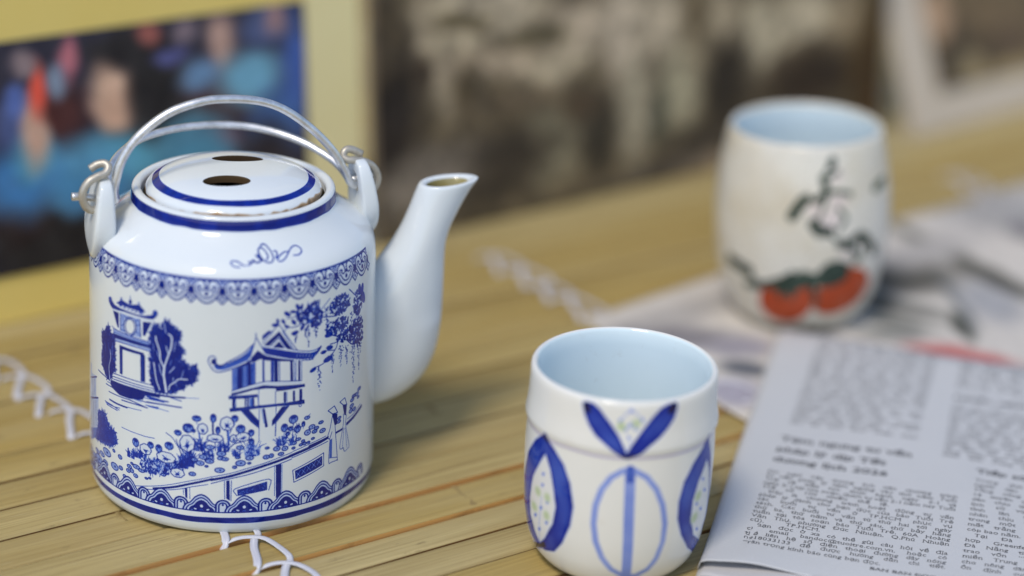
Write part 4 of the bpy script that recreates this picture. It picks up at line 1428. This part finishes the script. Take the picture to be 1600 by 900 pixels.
# ------------------------------------------------------------------ near cup
INNER = glaze('pale_blue_inside', (.73, .83, .86), None, None, .06, .15)  # pale blue base colour for the insides of both cups
cc = Canvas(2 * math.pi * 33, 76, 10, 3)
draw(cc, decode(CUP_DATA), rg, {'g': 1})
xs2 = (np.arange(cc.W) + .5) / cc.kx - cc.w / 2
k2 = (np.abs(xs2) > 52)[None, :]
for ch in (0, 1): cc.a[ch] = np.where(k2, np.roll(cc.a[ch], cc.W // 2, axis=1), cc.a[ch])
cy = ((np.arange(cc.H) + .5) / cc.ky)[:, None]
cn = value_noise(1, cc.W, 50, 40)[0]
ringy = 55.3
al = np.clip(1 - np.abs(cy - ringy - (cn - .5)[None, :] * .5) / .55, 0, 1) * .55
cc.a[2] = al
bl = .6 * value_noise(cc.H, cc.W, 75, 41) + .4 * value_noise(cc.H, cc.W, 34, 42)
A = cc.a[0] * (.86 + .26 * bl)
bb = cc.blur((cc.a[0] > .55).astype(np.float32), 1.1)
A = np.where(cc.a[0] > .55, A * (.80 + .42 * np.clip(1.15 - bb, 0, .6)), A)
A = np.where(cc.a[0] > .93, cc.a[0], A)
cc.a[0] = np.clip(np.maximum(A, cc.blur(A, .5) * .75), 0, 1)
cc.a[1] = cc.blur(cc.a[1], .5) * .6; cc.a[2] = np.where(cc.a[0] > .3, 0, cc.blur(cc.a[2], .2))
cup_img = to_image('cup_paint', np.moveaxis(cc.a, 0, 2))
CUPM_ = glaze('hand_painted_porcelain', (.83, .81, .76), cup_img, {0: [(0, (.55, .62, .82)), (.25, (.36, .44, .80)), (.5, (.08, .16, .60)), (.75, (.004, .022, .31)), (.9, (.003, .010, .16)), (1, (.008, .006, .03))], 1: [(0, (.6, .68, .5)), (1, (.36, .48, .16))], 2: [(0, (.66, .62, .76)), (.6, (.46, .40, .62)), (1, (.35, .28, .55))]}, .06, .2, (.45, .33, .18))
co_ = [(25.5, .3), (27, 1.5), (29.5, 5), (31.6, 11), (32.9, 20), (33.5, 32), (33.6, 44), (33.3, 52), (33.3, 54), (34.0, 55.6), (34.0, 57), (33.4, 60), (33.0, 66), (32.8, 71), (32.6, 73.2)]
cun = [(0, 2), (22, 1.6), (23, .2), (24.5, 0)]
cin = [(32.2, 74.0), (31.5, 74.3), (30.8, 74.0), (30.3, 73.0), (30.0, 68), (30.1, 50), (30.2, 35), (29.2, 18), (26, 9), (18, 5.5), (0, 5)]
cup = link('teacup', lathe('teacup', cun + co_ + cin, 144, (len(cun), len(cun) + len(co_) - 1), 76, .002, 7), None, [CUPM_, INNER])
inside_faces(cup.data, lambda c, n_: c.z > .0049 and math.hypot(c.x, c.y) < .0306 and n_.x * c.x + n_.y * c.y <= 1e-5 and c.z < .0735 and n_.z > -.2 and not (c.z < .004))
cup.matrix_world = frame((.03966, .6926, 0), (.99831, -.05717, -.01047), (.05717, .99836, 0), (.01045, -.0006, .99995))
tag(cup, 'white porcelain cup hand painted with cobalt blue leaves beside the folded newspaper', 'cup', 'handleless porcelain teacups')

# ------------------------------------------------------------------ far cup
c2 = Canvas(2 * math.pi * 38, 96, 8, 3)
draw(c2, decode(CUP2_DATA), rg, {'r': 1, 'p': 2})
c2.a[1] = np.where(c2.a[0] > .3, 0, c2.a[1]); c2.a[2] = np.where((c2.a[0] > .3) | (c2.a[1] > .3), 0, c2.blur(c2.a[2], 1.0))
c2.a[0] *= .8 + .3 * value_noise(c2.H, c2.W, 16, 50)
k3 = (np.abs((np.arange(c2.W) + .5) / c2.kx - c2.w / 2) > 62)[None, :]
for ch in (0, 1, 2): c2.a[ch] = np.where(k3, np.roll(c2.a[ch], c2.W // 2, axis=1), c2.a[ch])
c2_img = to_image('far_cup_paint', np.moveaxis(np.clip(c2.a, 0, 1), 0, 2))
CUP2M_ = glaze('crackled_cream_glaze', (.77, .73, .64), c2_img, {0: [(0, (.35, .42, .36)), (.5, (.06, .10, .07)), (1, (.015, .03, .02))], 1: [(0, (.6, .25, .15)), (.6, (.52, .085, .012)), (1, (.42, .052, .008))], 2: [(0, (.75, .62, .62)), (1, (.7, .45, .45))]}, .14, .3, (.45, .36, .2), .35)
o2 = [(25, .3), (27.5, 1), (31.5, 6), (35, 14), (37.6, 26), (39, 40), (39.2, 50), (38.6, 62), (37, 74), (35, 83), (34, 87.5)]
u2 = [(0, 2), (22, 1.6), (23, .2), (24.4, 0)]
i2 = [(33.4, 88.6), (32.7, 88.9), (32.0, 88.4), (31.6, 87), (33.5, 75), (35.4, 60), (35.4, 45), (34, 25), (28, 9), (18, 5.5), (0, 5)]
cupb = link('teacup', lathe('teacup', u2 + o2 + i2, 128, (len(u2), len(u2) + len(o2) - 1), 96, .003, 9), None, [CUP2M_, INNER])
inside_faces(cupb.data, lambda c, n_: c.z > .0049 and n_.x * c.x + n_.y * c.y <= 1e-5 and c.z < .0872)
cupb.matrix_world = frame((.13120, .92150, .0021), (.98951, -.1402, .0349), (.14028, .99011, 0), (-.03455, .0049, .99939))
tag(cupb, 'cream crackle glazed cup painted with two orange-red fruits, standing on the open newspaper', 'cup', 'handleless porcelain teacups')

# ------------------------------------------------------------------ newspapers
def paper_mat(name, c0, c1):
    m, t, b = new_mat(name)
    n1 = noise(t, 25, 5, rough=.6); n2 = noise(t, 900, 3)
    col = mixc(t, n1, c0, c1); col = mixc(t, mathn(t, 'MULTIPLY', n2, .18), col, (.35, .35, .36))
    t.links.new(col, b.inputs['Base Color']); b.inputs['Roughness'].default_value = .75
    bump(t, b, mathn(t, 'ADD', noise(t, 40, 4), mathn(t, 'MULTIPLY', n2, .08)), .25, .002)
    return m
PAPER = paper_mat('newsprint', (.53, .535, .54), (.60, .60, .60))
PAPERE = paper_mat('newsprint_inner_sheet', (.50, .49, .50), (.60, .58, .57))
NTH = R(-13.03)
npx, npy = (math.cos(NTH), math.sin(NTH), 0), (-math.sin(NTH), math.cos(NTH), 0)
news = empty('folded_newspaper', frame((.06905, .67474, 0), npx, npy, (0, 0, 1)))
tag(news, 'folded newspaper with columns of printed text lying beside the blue painted cup', 'newspaper', 'newspapers on the table')
def wav(x, y, k):
    return .0005 * math.sin(23 * x + 1.3 + k) * math.sin(17 * y + k * .7) + .0003 * math.sin(61 * x + 31 * y + k)
def page_z(x, y):
    z = .0052 + wav(x, y, 0) * 1.2
    z -= .0036 * math.exp(-(max(x, 0) / .0006) ** 1.0)                      # rolls over the fold at the left
    z += .0011 * math.exp(-(y / .010) ** 2) * math.sin(70 * x + .9)          # near edge lifts in a wave
    z += .0010 * math.exp(-((y - .010) / .012) ** 2) * math.exp(-((x - .016) / .012) ** 2)
    z -= .0008 * math.exp(-((x - .0085 - y * .25) / .0016) ** 2) * math.exp(-((y - .022) / .012) ** 2)
    return z
WN, HN = .30, .2216
def sheet(name, zf, x0, x1, y0f, y1f, mat, nx=56, ny=44, th=.00012):
    v, f = [], []
    for s_ in (0, 1):
        for j in range(ny + 1):
            for i in range(nx + 1):
                x = x0 + (x1 - x0) * (i / nx) ** 1.35
                ya, yb = y0f(x), y1f(x)
                y = ya + (yb - ya) * (j / ny) ** 1.3
                v.append((x, y, zf(x, y) - (th if s_ else 0)))
    K = (nx + 1) * (ny + 1)
    for j in range(ny):
        for i in range(nx):
            a = j * (nx + 1) + i
            f.append((a, a + 1, a + nx + 2, a + nx + 1)); f.append((K + a, K + a + nx + 1, K + a + nx + 2, K + a + 1))
    for i in range(nx):
        f.append((i, K + i, K + i + 1, i + 1)); a = ny * (nx + 1) + i; f.append((a, a + 1, K + a + 1, K + a))
    for j in range(ny):
        a = j * (nx + 1); f.append((a, a + nx + 1, K + a + nx + 1, K + a)); a += nx; f.append((a, K + a, K + a + nx + 1, a + nx + 1))
    return link(name, mesh_from(name, v, f), news if mat is not SPREAD_FLAG else None, mat)
SPREAD_FLAG = object()
near = lambda x: .0022 * math.sin(32 * x + .4) * min(1, x / .02) + .001
sheet('front_page', page_z, -.0002, WN, near, lambda x: HN - .10 * x, PAPER)
sheet('inner_page', lambda x, y: .0041 + wav(x, y, 1.1) * .7 - .0026 * math.exp(-max(x, 0) / .0014) + .0012 * math.exp(-(y / .012) ** 2) * math.sin(95 * x + 4.0), .0005, WN, lambda x: -.0035 - .003 * math.sin(40 * x), lambda x: HN - .004 - .10 * x, PAPERE, 44, 24)
sheet('inner_page', lambda x, y: .0028 + wav(x, y, 2.3) * .5 - .0012 * math.exp(-max(x, 0) / .0014), .0002, WN, lambda x: -.0075 - .002 * math.sin(22 * x + 2), lambda x: HN - .003 - .10 * x, PAPER, 36, 20)
sheet('inner_page', lambda x, y: .0016 + wav(x, y, 3.1) * .3, .0, WN, lambda x: -.0095 - .0015 * math.sin(18 * x), lambda x: HN - .10 * x, PAPERE, 30, 18)

m, t, b = new_mat('newspaper_ink'); b.inputs['Base Color'].default_value = (.035, .037, .042, 1); b.inputs['Roughness'].default_value = .7
t.links.new(mixc(t, noise(t, 1500, 2), (.06, .062, .068), (.15, .15, .16)), b.inputs['Base Color'])
INK = m
# type: every word is set as real outlines and laid on the curved page
fc = bpy.data.curves.new('type', 'FONT'); fc.resolution_u = 2
fo = bpy.data.objects.new('type', fc); COL.objects.link(fo)
GL = {}
def quad(vv, ff, x0, x1, y0, y1):
    k = len(vv)
    return np.vstack([vv, [(x0, y0), (x1, y0), (x1, y1), (x0, y1)]]), ff + [(k, k + 1, k + 2, k + 3)]
def serif(vv, ff, bold):
    """short level strokes at the flat ends of the stems turn the outlines into book type"""
    cnt = {}
    for q in ff:
        for a, c in zip(q, q[1:] + q[:1]): cnt[tuple(sorted((a, c)))] = cnt.get(tuple(sorted((a, c))), 0) + 1
    add = []
    for (a, c), n_ in cnt.items():
        p, q = vv[a], vv[c]
        if n_ == 1 and abs(p[1] - q[1]) < .004 and .04 < abs(p[0] - q[0]) < (.24 if bold else .15):
            add.append((min(p[0], q[0]), max(p[0], q[0]), p[1]))
    for x0, x1, y_ in add:
        if abs(y_) < .02: vv, ff = quad(vv, ff, x0 - .065, x1 + .065, y_, y_ + .04)
        elif y_ > .3: vv, ff = quad(vv, ff, x0 - .06, x1 + .01, y_ - .04, y_)
    return vv, ff
def plain_letters(w_):
    q = unicodedata.normalize('NFD', w_.replace('Đ', 'D')).replace('\u031b', '')
    return unicodedata.normalize('NFC', q)
def horns(vv, ff, wd, bold):
    """the horn of the letters o and u, set at the end of the letter"""
    for i, ch in enumerate(wd):
        if '\u031b' in unicodedata.normalize('NFD', ch):
            x_ = word(plain_letters(wd[:i + 1]), bold)[2] - .05
            vv, ff = quad(vv, ff, x_ - .03, x_ + .07, .42, .53)
    return vv, ff
def bar_d(vv, ff, wd, bold):
    return quad(vv, ff, -.02, .32, .33, .40) if wd[0] == 'Đ' else quad(vv, ff, float(vv[:, 0].max()) * .40, float(vv[:, 0].max()) * .55, .33, .40)
def word(wd, bold):
    key = (wd, bold)
    if key not in GL:
        fc.body = plain_letters(wd); fc.offset = .02 if bold else -.002
        bpy.context.view_layer.update()
        dg = bpy.context.evaluated_depsgraph_get()
        ob = fo.evaluated_get(dg); me = ob.to_mesh()
        vv = np.array([q.co[:2] for q in me.vertices]) if len(me.vertices) else np.zeros((0, 2))
        ff = [tuple(p.vertices) for p in me.polygons]
        vv, ff = serif(vv, ff, bold)
        if 'Đ' in wd: vv, ff = bar_d(vv, ff, wd, bold)
        vv0, ff0 = vv, ff
        GL[key] = (vv, ff, float(vv[:, 0].max()) + .05 if len(vv) else .2); ob.to_mesh_clear()
        hv, hf = horns(vv0, ff0, wd, bold)
        GL[key] = (hv, hf, GL[key][2])
    return GL[key]
TV, TF = [], []
def line(txt, x, y, size, x1=None, bold=False, stretch=1.0, dirx=(1, 0)):
    ws = [word(w_, bold) for w_ in txt.split()]
    tot = sum(q[2] for q in ws) * size * stretch
    gap = .26 * size * stretch
    if x1 is not None and len(ws) > 1:
        g2 = (x1 - x - tot) / (len(ws) - 1)
        if g2 < .12 * size:
            stretch *= (x1 - x) / (tot + .2 * size * (len(ws) - 1)); tot = sum(q[2] for q in ws) * size * stretch; g2 = (x1 - x - tot) / (len(ws) - 1)
        gap = g2
    for vv, ff, wd_ in ws:
        k = len(TV)
        vy = np.interp(vv[:, 1], [-.25, 0, .46, .70, 1.0], [-.16, 0, .48, .68, .84]) if len(vv) else vv[:, :1]
        for a, c in zip(vv[:, 0], vy):
            X, Y = x + a * size * stretch, y + c * size
            X += (Y - 60) * .027; 
            TV.append((X / 1000, Y / 1000, page_z(X / 1000, Y / 1000) + .00012))
        TF.extend(tuple(k + i for i in q) for q in ff)
        x += wd_ * size * stretch + gap
SZ = 3.6
low = ["Do nghỉ Tết dương lịch nên chương trình", "tư vấn pháp lý tạm ngưng vào thứ năm Tuổi", "Trẻ sẽ tiếp tục thực hành ngày 2-1 và", "ngày 5-1 tại tòa soạn, được tư vấn 2-1 năm nay Tuổi", "Trẻ số 100 nhiều thể lệ.",
       " Đây là chương trình hoạt động tư vấn", "pháp lý dành cho bạn đọc của báo Tuổi Trẻ", "các buổi tư vấn ở TP.HCM phục vụ", "sách. Các buổi tư vấn từ thứ hai tới ngày", "thứ ba, thứ năm và thứ sáu, thứ bảy hằng", "tuần tại tòa soạn báo Tuổi Trẻ, 60A Hoàng", "Văn Thụ, phường Đức Nhuận, Q.Phú Nhuận", "cũ), TP.HCM.",
       "  Bạn đọc ở xa có thể gửi câu hỏi về địa", "chỉ email bandoc@tuoitre.com.vn, hoặc có", "thể liên hệ số điện thoại đường dây nóng", "0918033133 để được hướng dẫn chi tiết."]
y = 77.8
short = {4: 62, 12: 40}
for i, L in enumerate(low):
    x0 = 14.0 + (3 if L.startswith(' ') else 0)
    line(L, x0, y, SZ, short.get(i, 86.5), False, .95)
    y -= (77.8 - 22.6) / 16
line("Trân trọng kính báo cùng bạn đọc.", 14.0, 18.6, SZ, None, False, .96)
line("BAN BẠN ĐỌC", 60.5, 14.6, 2.7, None, True, 1.25)
line("Tạm ngưng tư vấn", 14.4, 107.5, 6.3, None, True, 1.08)
line("pháp lý dịp Tết", 14.2, 97.5, 6.3, None, True, 1.08)
line("dương lịch 2026", 14.2, 88.3, 6.3, None, True, 1.08)
fill_words = "tại thành phố này người dân được nhiều đơn vị hỗ trợ trong năm mới với các chương trình chăm lo cho công nhân và sinh viên khó khăn nhằm giúp họ ổn định cuộc sống sau mưa lũ kéo dài ở miền Trung và Tây Nguyên theo báo cáo của sở".split()
def para(x0, x1, ytop, ybot, pitch, sz, seed):
    r_ = random.Random(seed); y = ytop
    while y > ybot:
        L = ''; n_ = 0
        while n_ < (x1 - x0) / (sz * .56):
            w_ = r_.choice(fill_words); L += w_ + ' '; n_ += len(w_) + 1
        line(L, x0, y, sz, x1 if r_.random() > .12 else x0 + (x1 - x0) * .7, False, .95); y -= pitch
para(15.6, 67, 211, 121, 3.75, SZ, 2)
line("Tiếp sức người dân", 91.5, 102.5, 5.6, None, True, 1.1)
c2l = ["Trong đợt thiên tai vừa", "người dân gặp khó khăn", " Tổng công ty lương thực", "16 xuyên đồng hành cùng", "dân chịu thiệt hại do lũ", "lịch sử vừa qua ở các", "tỉnh lân cận khi vùng", "nhân chịu hậu quả nặng", "trong một đêm nước lên", "mất trắng nhiều tài sản", "cóp bao năm.", "  Tại Đà Nẵng, chương", "hợp Greenfeed trao vốn", "Đà Nẵng tiếp tục chung", "trao vốn “Tiếp sức nhà", "miền Trung tái thiết sau", "cho nông dân vùng lũ để", "ổn định cuộc sống mới"]
y = 95
for i, L in enumerate(c2l):
    line(L, 91.5 + (3 if L.startswith('  ') else 0), y, SZ, None if i == 10 else 137, False, .98); y -= 4.15
for k, (xa, xb) in enumerate(((143, 190), (196, 243), (249, 292))): para(xa, xb, 200, 12, 3.9, SZ, 20 + k)
para(77.5, 136, 207, 178, 3.75, SZ, 5)
line("Nhiều nghĩa tình trong", 77.5, 169.5, 5.6, None, True, 1.1)
para(77.5, 136, 162, 112, 3.75, SZ, 6)
bpy.data.objects.remove(fo, do_unlink=True)
pt = link('printed_text', mesh_from('printed_text', TV, TF, False), news, INK)
pt['kind'] = 'stuff'

# spread newspaper under the far cup
ex, ey = (math.cos(R(41)), math.sin(R(41)), 0), (-math.sin(R(41)), math.cos(R(41)), 0)
def px_canvas(w, h, ppm, base, blobs, flip=1, soft=.5, seed=1, rough=.10, tone=None, mott=0):
    """a printed picture painted from soft blobs; sRGB 0-255 colours"""
    W, H = int(w * ppm), int(h * ppm)
    im = np.ones((H, W, 3), np.float32) * np.array(base, np.float32)
    X = ((np.arange(W) + .5) / ppm)[None, :]; Y = ((np.arange(H) + .5) / ppm)[:, None]
    wx, wy = (value_noise(H, W, 30, seed) - .5) * 4, (value_noise(H, W, 30, seed + 1) - .5) * 4
    for x, y, rx, ry, a, c in blobs:
        a = R(a) * flip; cc_, ss = math.cos(a), math.sin(a)
        dx, dy = X - x + wx, Y - y + wy
        q = np.hypot((dx * cc_ + dy * ss) / rx, (-dx * ss + dy * cc_) / ry)
        al = np.clip((1 - q) / soft + .5, 0, 1)[..., None]
        im += (np.array(c, np.float32) - im) * al
    im *= 1 + (value_noise(H, W, 14, seed + 2)[..., None] - .5) * rough * 1.2
    im *= 1 + (value_noise(H, W, 3, seed + 3)[..., None] - .5) * rough
    im = im / 255
    if mott: im *= 1 + ((value_noise(H, W, 26, seed + 7)[..., None] - .5) * .9 + (value_noise(H, W, 11, seed + 8)[..., None] - .5) * .8) * mott
    if tone: im = np.clip((im - tone[0]) * tone[1] + tone[0], .02, 1) * np.array(tone[2])
    return np.clip(im, 0, 1)
NEWSB = [(15,23,22,9,17,(150,150,158)),(49,21,47,10,3,(172,172,178)),(18,40,26,11,36,(128,128,140)),(19,81,12,7,46,(92,98,112)),(32,63,17,10,36,(150,150,168)),(-2,96,14,13,36,(160,160,182)),(152,50,16,17,36,(60,60,56)),(165,57,18,22,63,(92,92,90)),(127,73,24,8,73,(110,112,112)),(124,66,8,11,36,(70,72,68)),(200,51,56,6,99,(74,76,70)),(189,84,23,6,99,(60,60,56)),(132,108,4,16,36,(66,70,66)),(154,88,3,31,36,(110,116,124)),(166,97,13,24,36,(160,164,176)),(257,43,7,19,35,(90,90,104)),(112,86,18,6,67,(100,104,104)),(98,94,14,6,51,(120,124,126)),(106,128,22,9,62,(184,112,114)),(110,139,8,6,62,(186,106,108)),(268,22,32,27,-3,(178,180,188)),(194,36,30,13,-2,(172,172,178)),(69,59,17,9,62,(90,94,96)),]  # printed blotches; the last one paints in the far cup's contact shadow
OX, OY = 60, 60
img = px_canvas(480, 300, 2.2, (200, 199, 202), [(x + OX, 300 - (y + 20), rx, ry, a, c) for x, y, rx, ry, a, c in NEWSB], -1, .9, 60, .05, (.5, 1.0, (1.04, 1.01, .95)))
# rows of small type and column rules in the parts without pictures
Hh, Ww = img.shape[:2]
rows = (np.sin(np.arange(Hh) * 1.9) > .1)[:, None] & (value_noise(Hh, Ww, 4, 71) > .45)
mask = (np.arange(Ww)[None, :] > 300 * 2.2) | (np.arange(Hh)[:, None] < 120 * 2.2)
img *= (1 - .35 * (rows & mask))[..., None]
nimg = to_image('spread_print_and_shadow', img, True)
def print_mat(name, im, rough=.7, gain=1.0, spec=.5):
    m, t, b = new_mat(name)
    ti = N(t, 'ShaderNodeTexImage'); ti.image = im; ti.interpolation = 'Cubic'; ti.extension = 'EXTEND'
    col = mixc(t, mathn(t, 'MULTIPLY', noise(t, 90, 5), .12), ti.outputs[0], (.3, .29, .28))
    if gain != 1: col = mixc(t, 1.0, col, (gain, gain, gain), 'MULTIPLY')
    t.links.new(col, b.inputs['Base Color']); b.inputs['Roughness'].default_value = rough
    b.inputs['Specular IOR Level'].default_value = spec * .3
    bump(t, b, noise(t, 60, 3), .1, .001)
    return m
SPR = print_mat('spread_newsprint', nimg, .75)
def spread_z(x, y):
    far = max(0, min(1, (x - .20) / .15)); q = max(0, min(1, (x - .10) / .1)) * max(0, min(1, (-y - 0) / .03))
    return .0013 + far * (.0035 + .0030 * math.sin(40 * x + 25 * y) + .0022 * math.sin(71 * x - 38 * y)) * max(0, min(1, (y + .20) / .06)) + .0002 * math.sin(90 * x) * math.sin(60 * y)
v, f, uv = [], [], []
nx, ny = 90, 60
X0, X1, Y0, Y1 = -.002, .42, -.22, .0
for s_ in (0, 1):
    for j in range(ny + 1):
        for i in range(nx + 1):
            x = X0 + (X1 - X0) * i / nx; y = Y0 + (Y1 - Y0) * j / ny
            xx = x + (-.155 * (-y)) + .0015 * math.sin(37 * y)                       # the near-left edge is not square
            yy = y + (.012 * math.sin(8 * x) - .011 * min(1, x / .2)) * (j / ny)
            v.append((xx, yy, spread_z(xx, yy) - (.0003 if s_ else 0)))
K = (nx + 1) * (ny + 1)
for j in range(ny):
    for i in range(nx):
        a = j * (nx + 1) + i
        f.append((a, a + 1, a + nx + 2, a + nx + 1)); f.append((K + a, K + a + nx + 1, K + a + nx + 2, K + a + 1))
for i in range(nx):
    f.append((i, K + i, K + i + 1, i + 1)); a = ny * (nx + 1) + i; f.append((a, a + 1, K + a + 1, K + a))
for j in range(ny):
    a = j * (nx + 1); f.append((a, a + nx + 1, K + a + nx + 1, K + a)); a += nx; f.append((a, K + a, K + a + nx + 1, a + nx + 1))
for q in f:
    for i in q: uv.append(((v[i][0] * 1000 + OX) / 480, (300 - 20 + v[i][1] * 1000) / 300))
spread = link('spread_newspaper', mesh_from('spread_newspaper', v, f, True, uv), None, SPR)
spread.matrix_world = frame((.03456, .90271, 0), ex, ey, (0, 0, 1))
tag(spread, 'rumpled open newspaper with grey pictures and a red oval under the cream cup', 'newspaper', 'newspapers on the table')

# ------------------------------------------------------------------ pictures standing along the back of the table
def box(x0, x1, y0, y1, z0, z1):
    v = [(x0, y0, z0), (x1, y0, z0), (x1, y1, z0), (x0, y1, z0), (x0, y0, z1), (x1, y0, z1), (x1, y1, z1), (x0, y1, z1)]
    f = [(0, 3, 2, 1), (4, 5, 6, 7), (0, 1, 5, 4), (1, 2, 6, 5), (2, 3, 7, 6), (3, 0, 4, 7)]
    return v, f
def slab(name, x0, x1, z0, z1, y0, y1, mat, parent, uvmap=False, bev=.0006):
    v, f = box(x0, x1, y0, y1, z0, z1)
    uv = None
    if uvmap: uv = [((v[i][0] - x0) / (x1 - x0), (v[i][2] - z0) / (z1 - z0)) for q in f for i in q]
    me = mesh_from(name, v, f, False, uv)
    o = link(name, me, parent, mat)
    md = o.modifiers.new('edge', 'BEVEL'); md.width = bev; md.segments = 2
    return o
def stand(name, org, ang, lean):
    a, L = R(ang), R(lean)
    e = Vector((math.cos(a), math.sin(a), 0)); n0 = Vector((-math.sin(a), math.cos(a), 0))
    h = Vector((0, 0, 1)) * math.cos(L) + n0 * math.sin(L)
    nn = h.cross(e) * -1
    nn = e.cross(h) * -1
    return empty(name, frame((org[0], org[1], 0), e, -nn if nn.dot(n0) < 0 else nn, h))
def plain(name, c0, c1, rough=.6, sc=20):
    m, t, b = new_mat(name); t.links.new(mixc(t, noise(t, sc, 5), c0, c1), b.inputs['Base Color']); b.inputs['Roughness'].default_value = rough; b.inputs['Specular IOR Level'].default_value = .2
    bump(t, b, noise(t, 300, 3), .15, .0005)
    return m
B1 = [(-86,86,23,15,0,(60,28,26)),(-154,91,15,11,0,(70,35,35)),(-161,36,33,20,0,(28,24,26)),(-175,51,15,14,0,(45,30,30)),(-121,68,38,15,-10,(84,138,162)),(-147,62,23,14,0,(78,126,160)),(-174,64,18,16,0,(62,108,156)),(-175,91,9,11,0,(70,80,120)),(-166,74,9,11,0,(80,130,155)),(-116,99,16,21,0,(30,26,28)),(-122,113,15,10,0,(34,30,36)),(-128,98,9,15,0,(178,148,132)),(-127,89,9,9,0,(172,140,124)),(-106,97,13,23,0,(30,27,30)),(-122,115,14,7,0,(32,28,32)),(-165,85,6,16,0,(168,138,126)),(-162,103,4,12,0,(190,80,66)),(-173,99,5,8,0,(80,96,150)),(-168,115,7,6,0,(120,105,110)),(-148,115,5,10,0,(160,100,112)),(-154,105,4,7,0,(110,120,140)),(-74,113,8,13,0,(152,125,118)),(-60,94,17,12,0,(98,140,165)),(-86,99,10,7,0,(92,118,150)),(-36,94,8,27,0,(58,82,140)),(-47,71,14,15,0,(60,88,135)),(-52,117,11,9,0,(70,80,115)),(-46,120,6,6,0,(130,105,110)),(-109,122,6,5,0,(130,80,76)),(-92,120,6,6,0,(108,95,105)),(-100,110,9,4,0,(74,76,120)),(-81,66,14,6,0,(140,50,48)),(-139,53,18,9,0,(66,112,150)),(-88,59,20,18,0,(70,115,140)),(-52,53,14,18,0,(40,34,40)),]
B2 = [(43,98,17,25,0,(160,150,132)),(66,105,36,13,0,(165,155,140)),(24,100,8,19,0,(140,130,115)),(39,73,11,18,0,(135,126,112)),(70,78,38,8,6,(165,152,136)),(110,73,23,9,-14,(165,155,138)),(122,91,25,13,0,(168,156,142)),(150,82,15,30,0,(160,150,138)),(102,31,19,17,0,(150,148,130)),(159,40,12,29,0,(148,142,128)),(190,49,14,26,0,(155,150,132)),(173,86,18,20,0,(160,150,136)),(246,69,19,21,0,(160,152,136)),(279,75,20,16,0,(165,156,140)),(309,67,13,15,0,(140,128,110)),(202,75,11,21,0,(140,130,112)),(5,59,16,41,0,(44,38,34)),(2,103,9,24,0,(70,62,50)),(58,25,57,17,-8,(66,60,52)),(25,26,31,16,-10,(112,106,100)),(136,32,12,21,0,(58,54,46)),(123,49,13,8,0,(76,66,54)),(49,102,16,5,10,(96,88,70)),(96,89,20,5,0,(90,84,68)),(50,68,7,13,0,(78,70,56)),(78,58,28,6,0,(100,90,76)),(24,81,6,9,0,(58,50,42)),(222,44,16,32,0,(50,44,36)),(175,34,5,14,0,(70,74,66)),(286,38,33,18,0,(54,44,34)),(342,37,23,41,0,(64,48,22)),(346,13,14,19,0,(84,60,22)),(235,15,24,11,0,(70,62,52)),(199,86,6,14,0,(96,86,70)),(218,83,7,17,0,(150,140,124)),(207,20,28,7,-15,(60,54,46)),(158,-2,69,6,-12,(84,78,72)),(194,-5,42,6,-13,(140,126,112)),]
B3 = [(76,46,40,22,0,(84,76,62)),(55,34,13,15,0,(64,58,48)),(44,66,11,15,0,(165,148,140)),(94,14,29,15,-20,(160,152,130)),(92,59,29,10,0,(110,100,86)),(65,29,11,11,0,(140,134,118)),(105,42,18,11,0,(96,86,76)),]
YEL = plain('yellow_painted_board', (.78, .58, .15), (.84, .66, .22), .5)
YEL2 = plain('pale_yellow_board_edge', (.80, .69, .34), (.85, .75, .42), .5)
pic = stand('picture', (-.07163, .98304), 35.5, 3)
tag(pic, 'yellow mounted colour photograph of people in blue clothes standing behind the teapot', 'picture', 'pictures standing along the back of the table')
slab('mount', -.42, -.0305, 0, .24, .0, .003, YEL, pic)
slab('mount_edge', -.0300, -.0015, 0, .24, .0, .003, YEL2, pic)
im = to_image('people_photo', px_canvas(300, 104, 3, (44, 42, 56), [(x + 331, y - 22, rx, ry, a, c) for x, y, rx, ry, a, c in B1], -1, .9, 80, .08, (.30, 1.25, (1.0, 1, .96))), True)
slab('photograph', -.331, -.0312, .0222, .1262, -.0012, -.0001, print_mat('colour_photo_print', im, .35, 1.3), pic, True)

pic2 = stand('picture', (-.06624, .98615), 37.5, 3)
tag(pic2, 'large brownish black and white photograph board standing between two other pictures', 'picture', 'pictures standing along the back of the table')
slab('backing_board', 0.001, .346, 0, .24, .0, .006, plain('brown_backing', (.13, .10, .07), (.18, .14, .10)), pic2)
im = to_image('sepia_photo', px_canvas(345, 150, 3, (92, 84, 70), [(x + 2, y + 2, rx, ry, a, c) for x, y, rx, ry, a, c in B2] + [(190, 138, 260, 16, 0, (120, 110, 95))], -1, .9, 90, .08, (.30, 1.3, (1.02, 1.0, .945)), .3), True)
slab('photograph', .001, .346, .0005, .150, -.0012, -.0001, print_mat('sepia_photo_print', im, .4, 1.0), pic2, True)

pic3 = stand('picture', (.22813, 1.18722), 40, 22)
tag(pic3, 'white matted grey photograph leaning at the far right end of the row', 'picture', 'pictures standing along the back of the table')
slab('mat_board', 0, .30, 0, .22, .0, .005, plain('white_mat_board', (.53, .455, .36), (.59, .51, .41)), pic3)
im = to_image('grey_photo', px_canvas(240, 180, 3, (104, 96, 82), [(x - 35, y - 22, rx, ry, a, c) for x, y, rx, ry, a, c in B3] + [(150, 60, 60, 40, 0, (90, 84, 72)), (120, 130, 90, 40, 0, (140, 132, 116))], -1, .6, 95, .12, (.42, 1.2, (1.08, 1.0, .84))), True)
slab('photograph', .027, .275, .022, .202, -.0012, -.0001, print_mat('grey_photo_print', im, .4, .9), pic3, True)
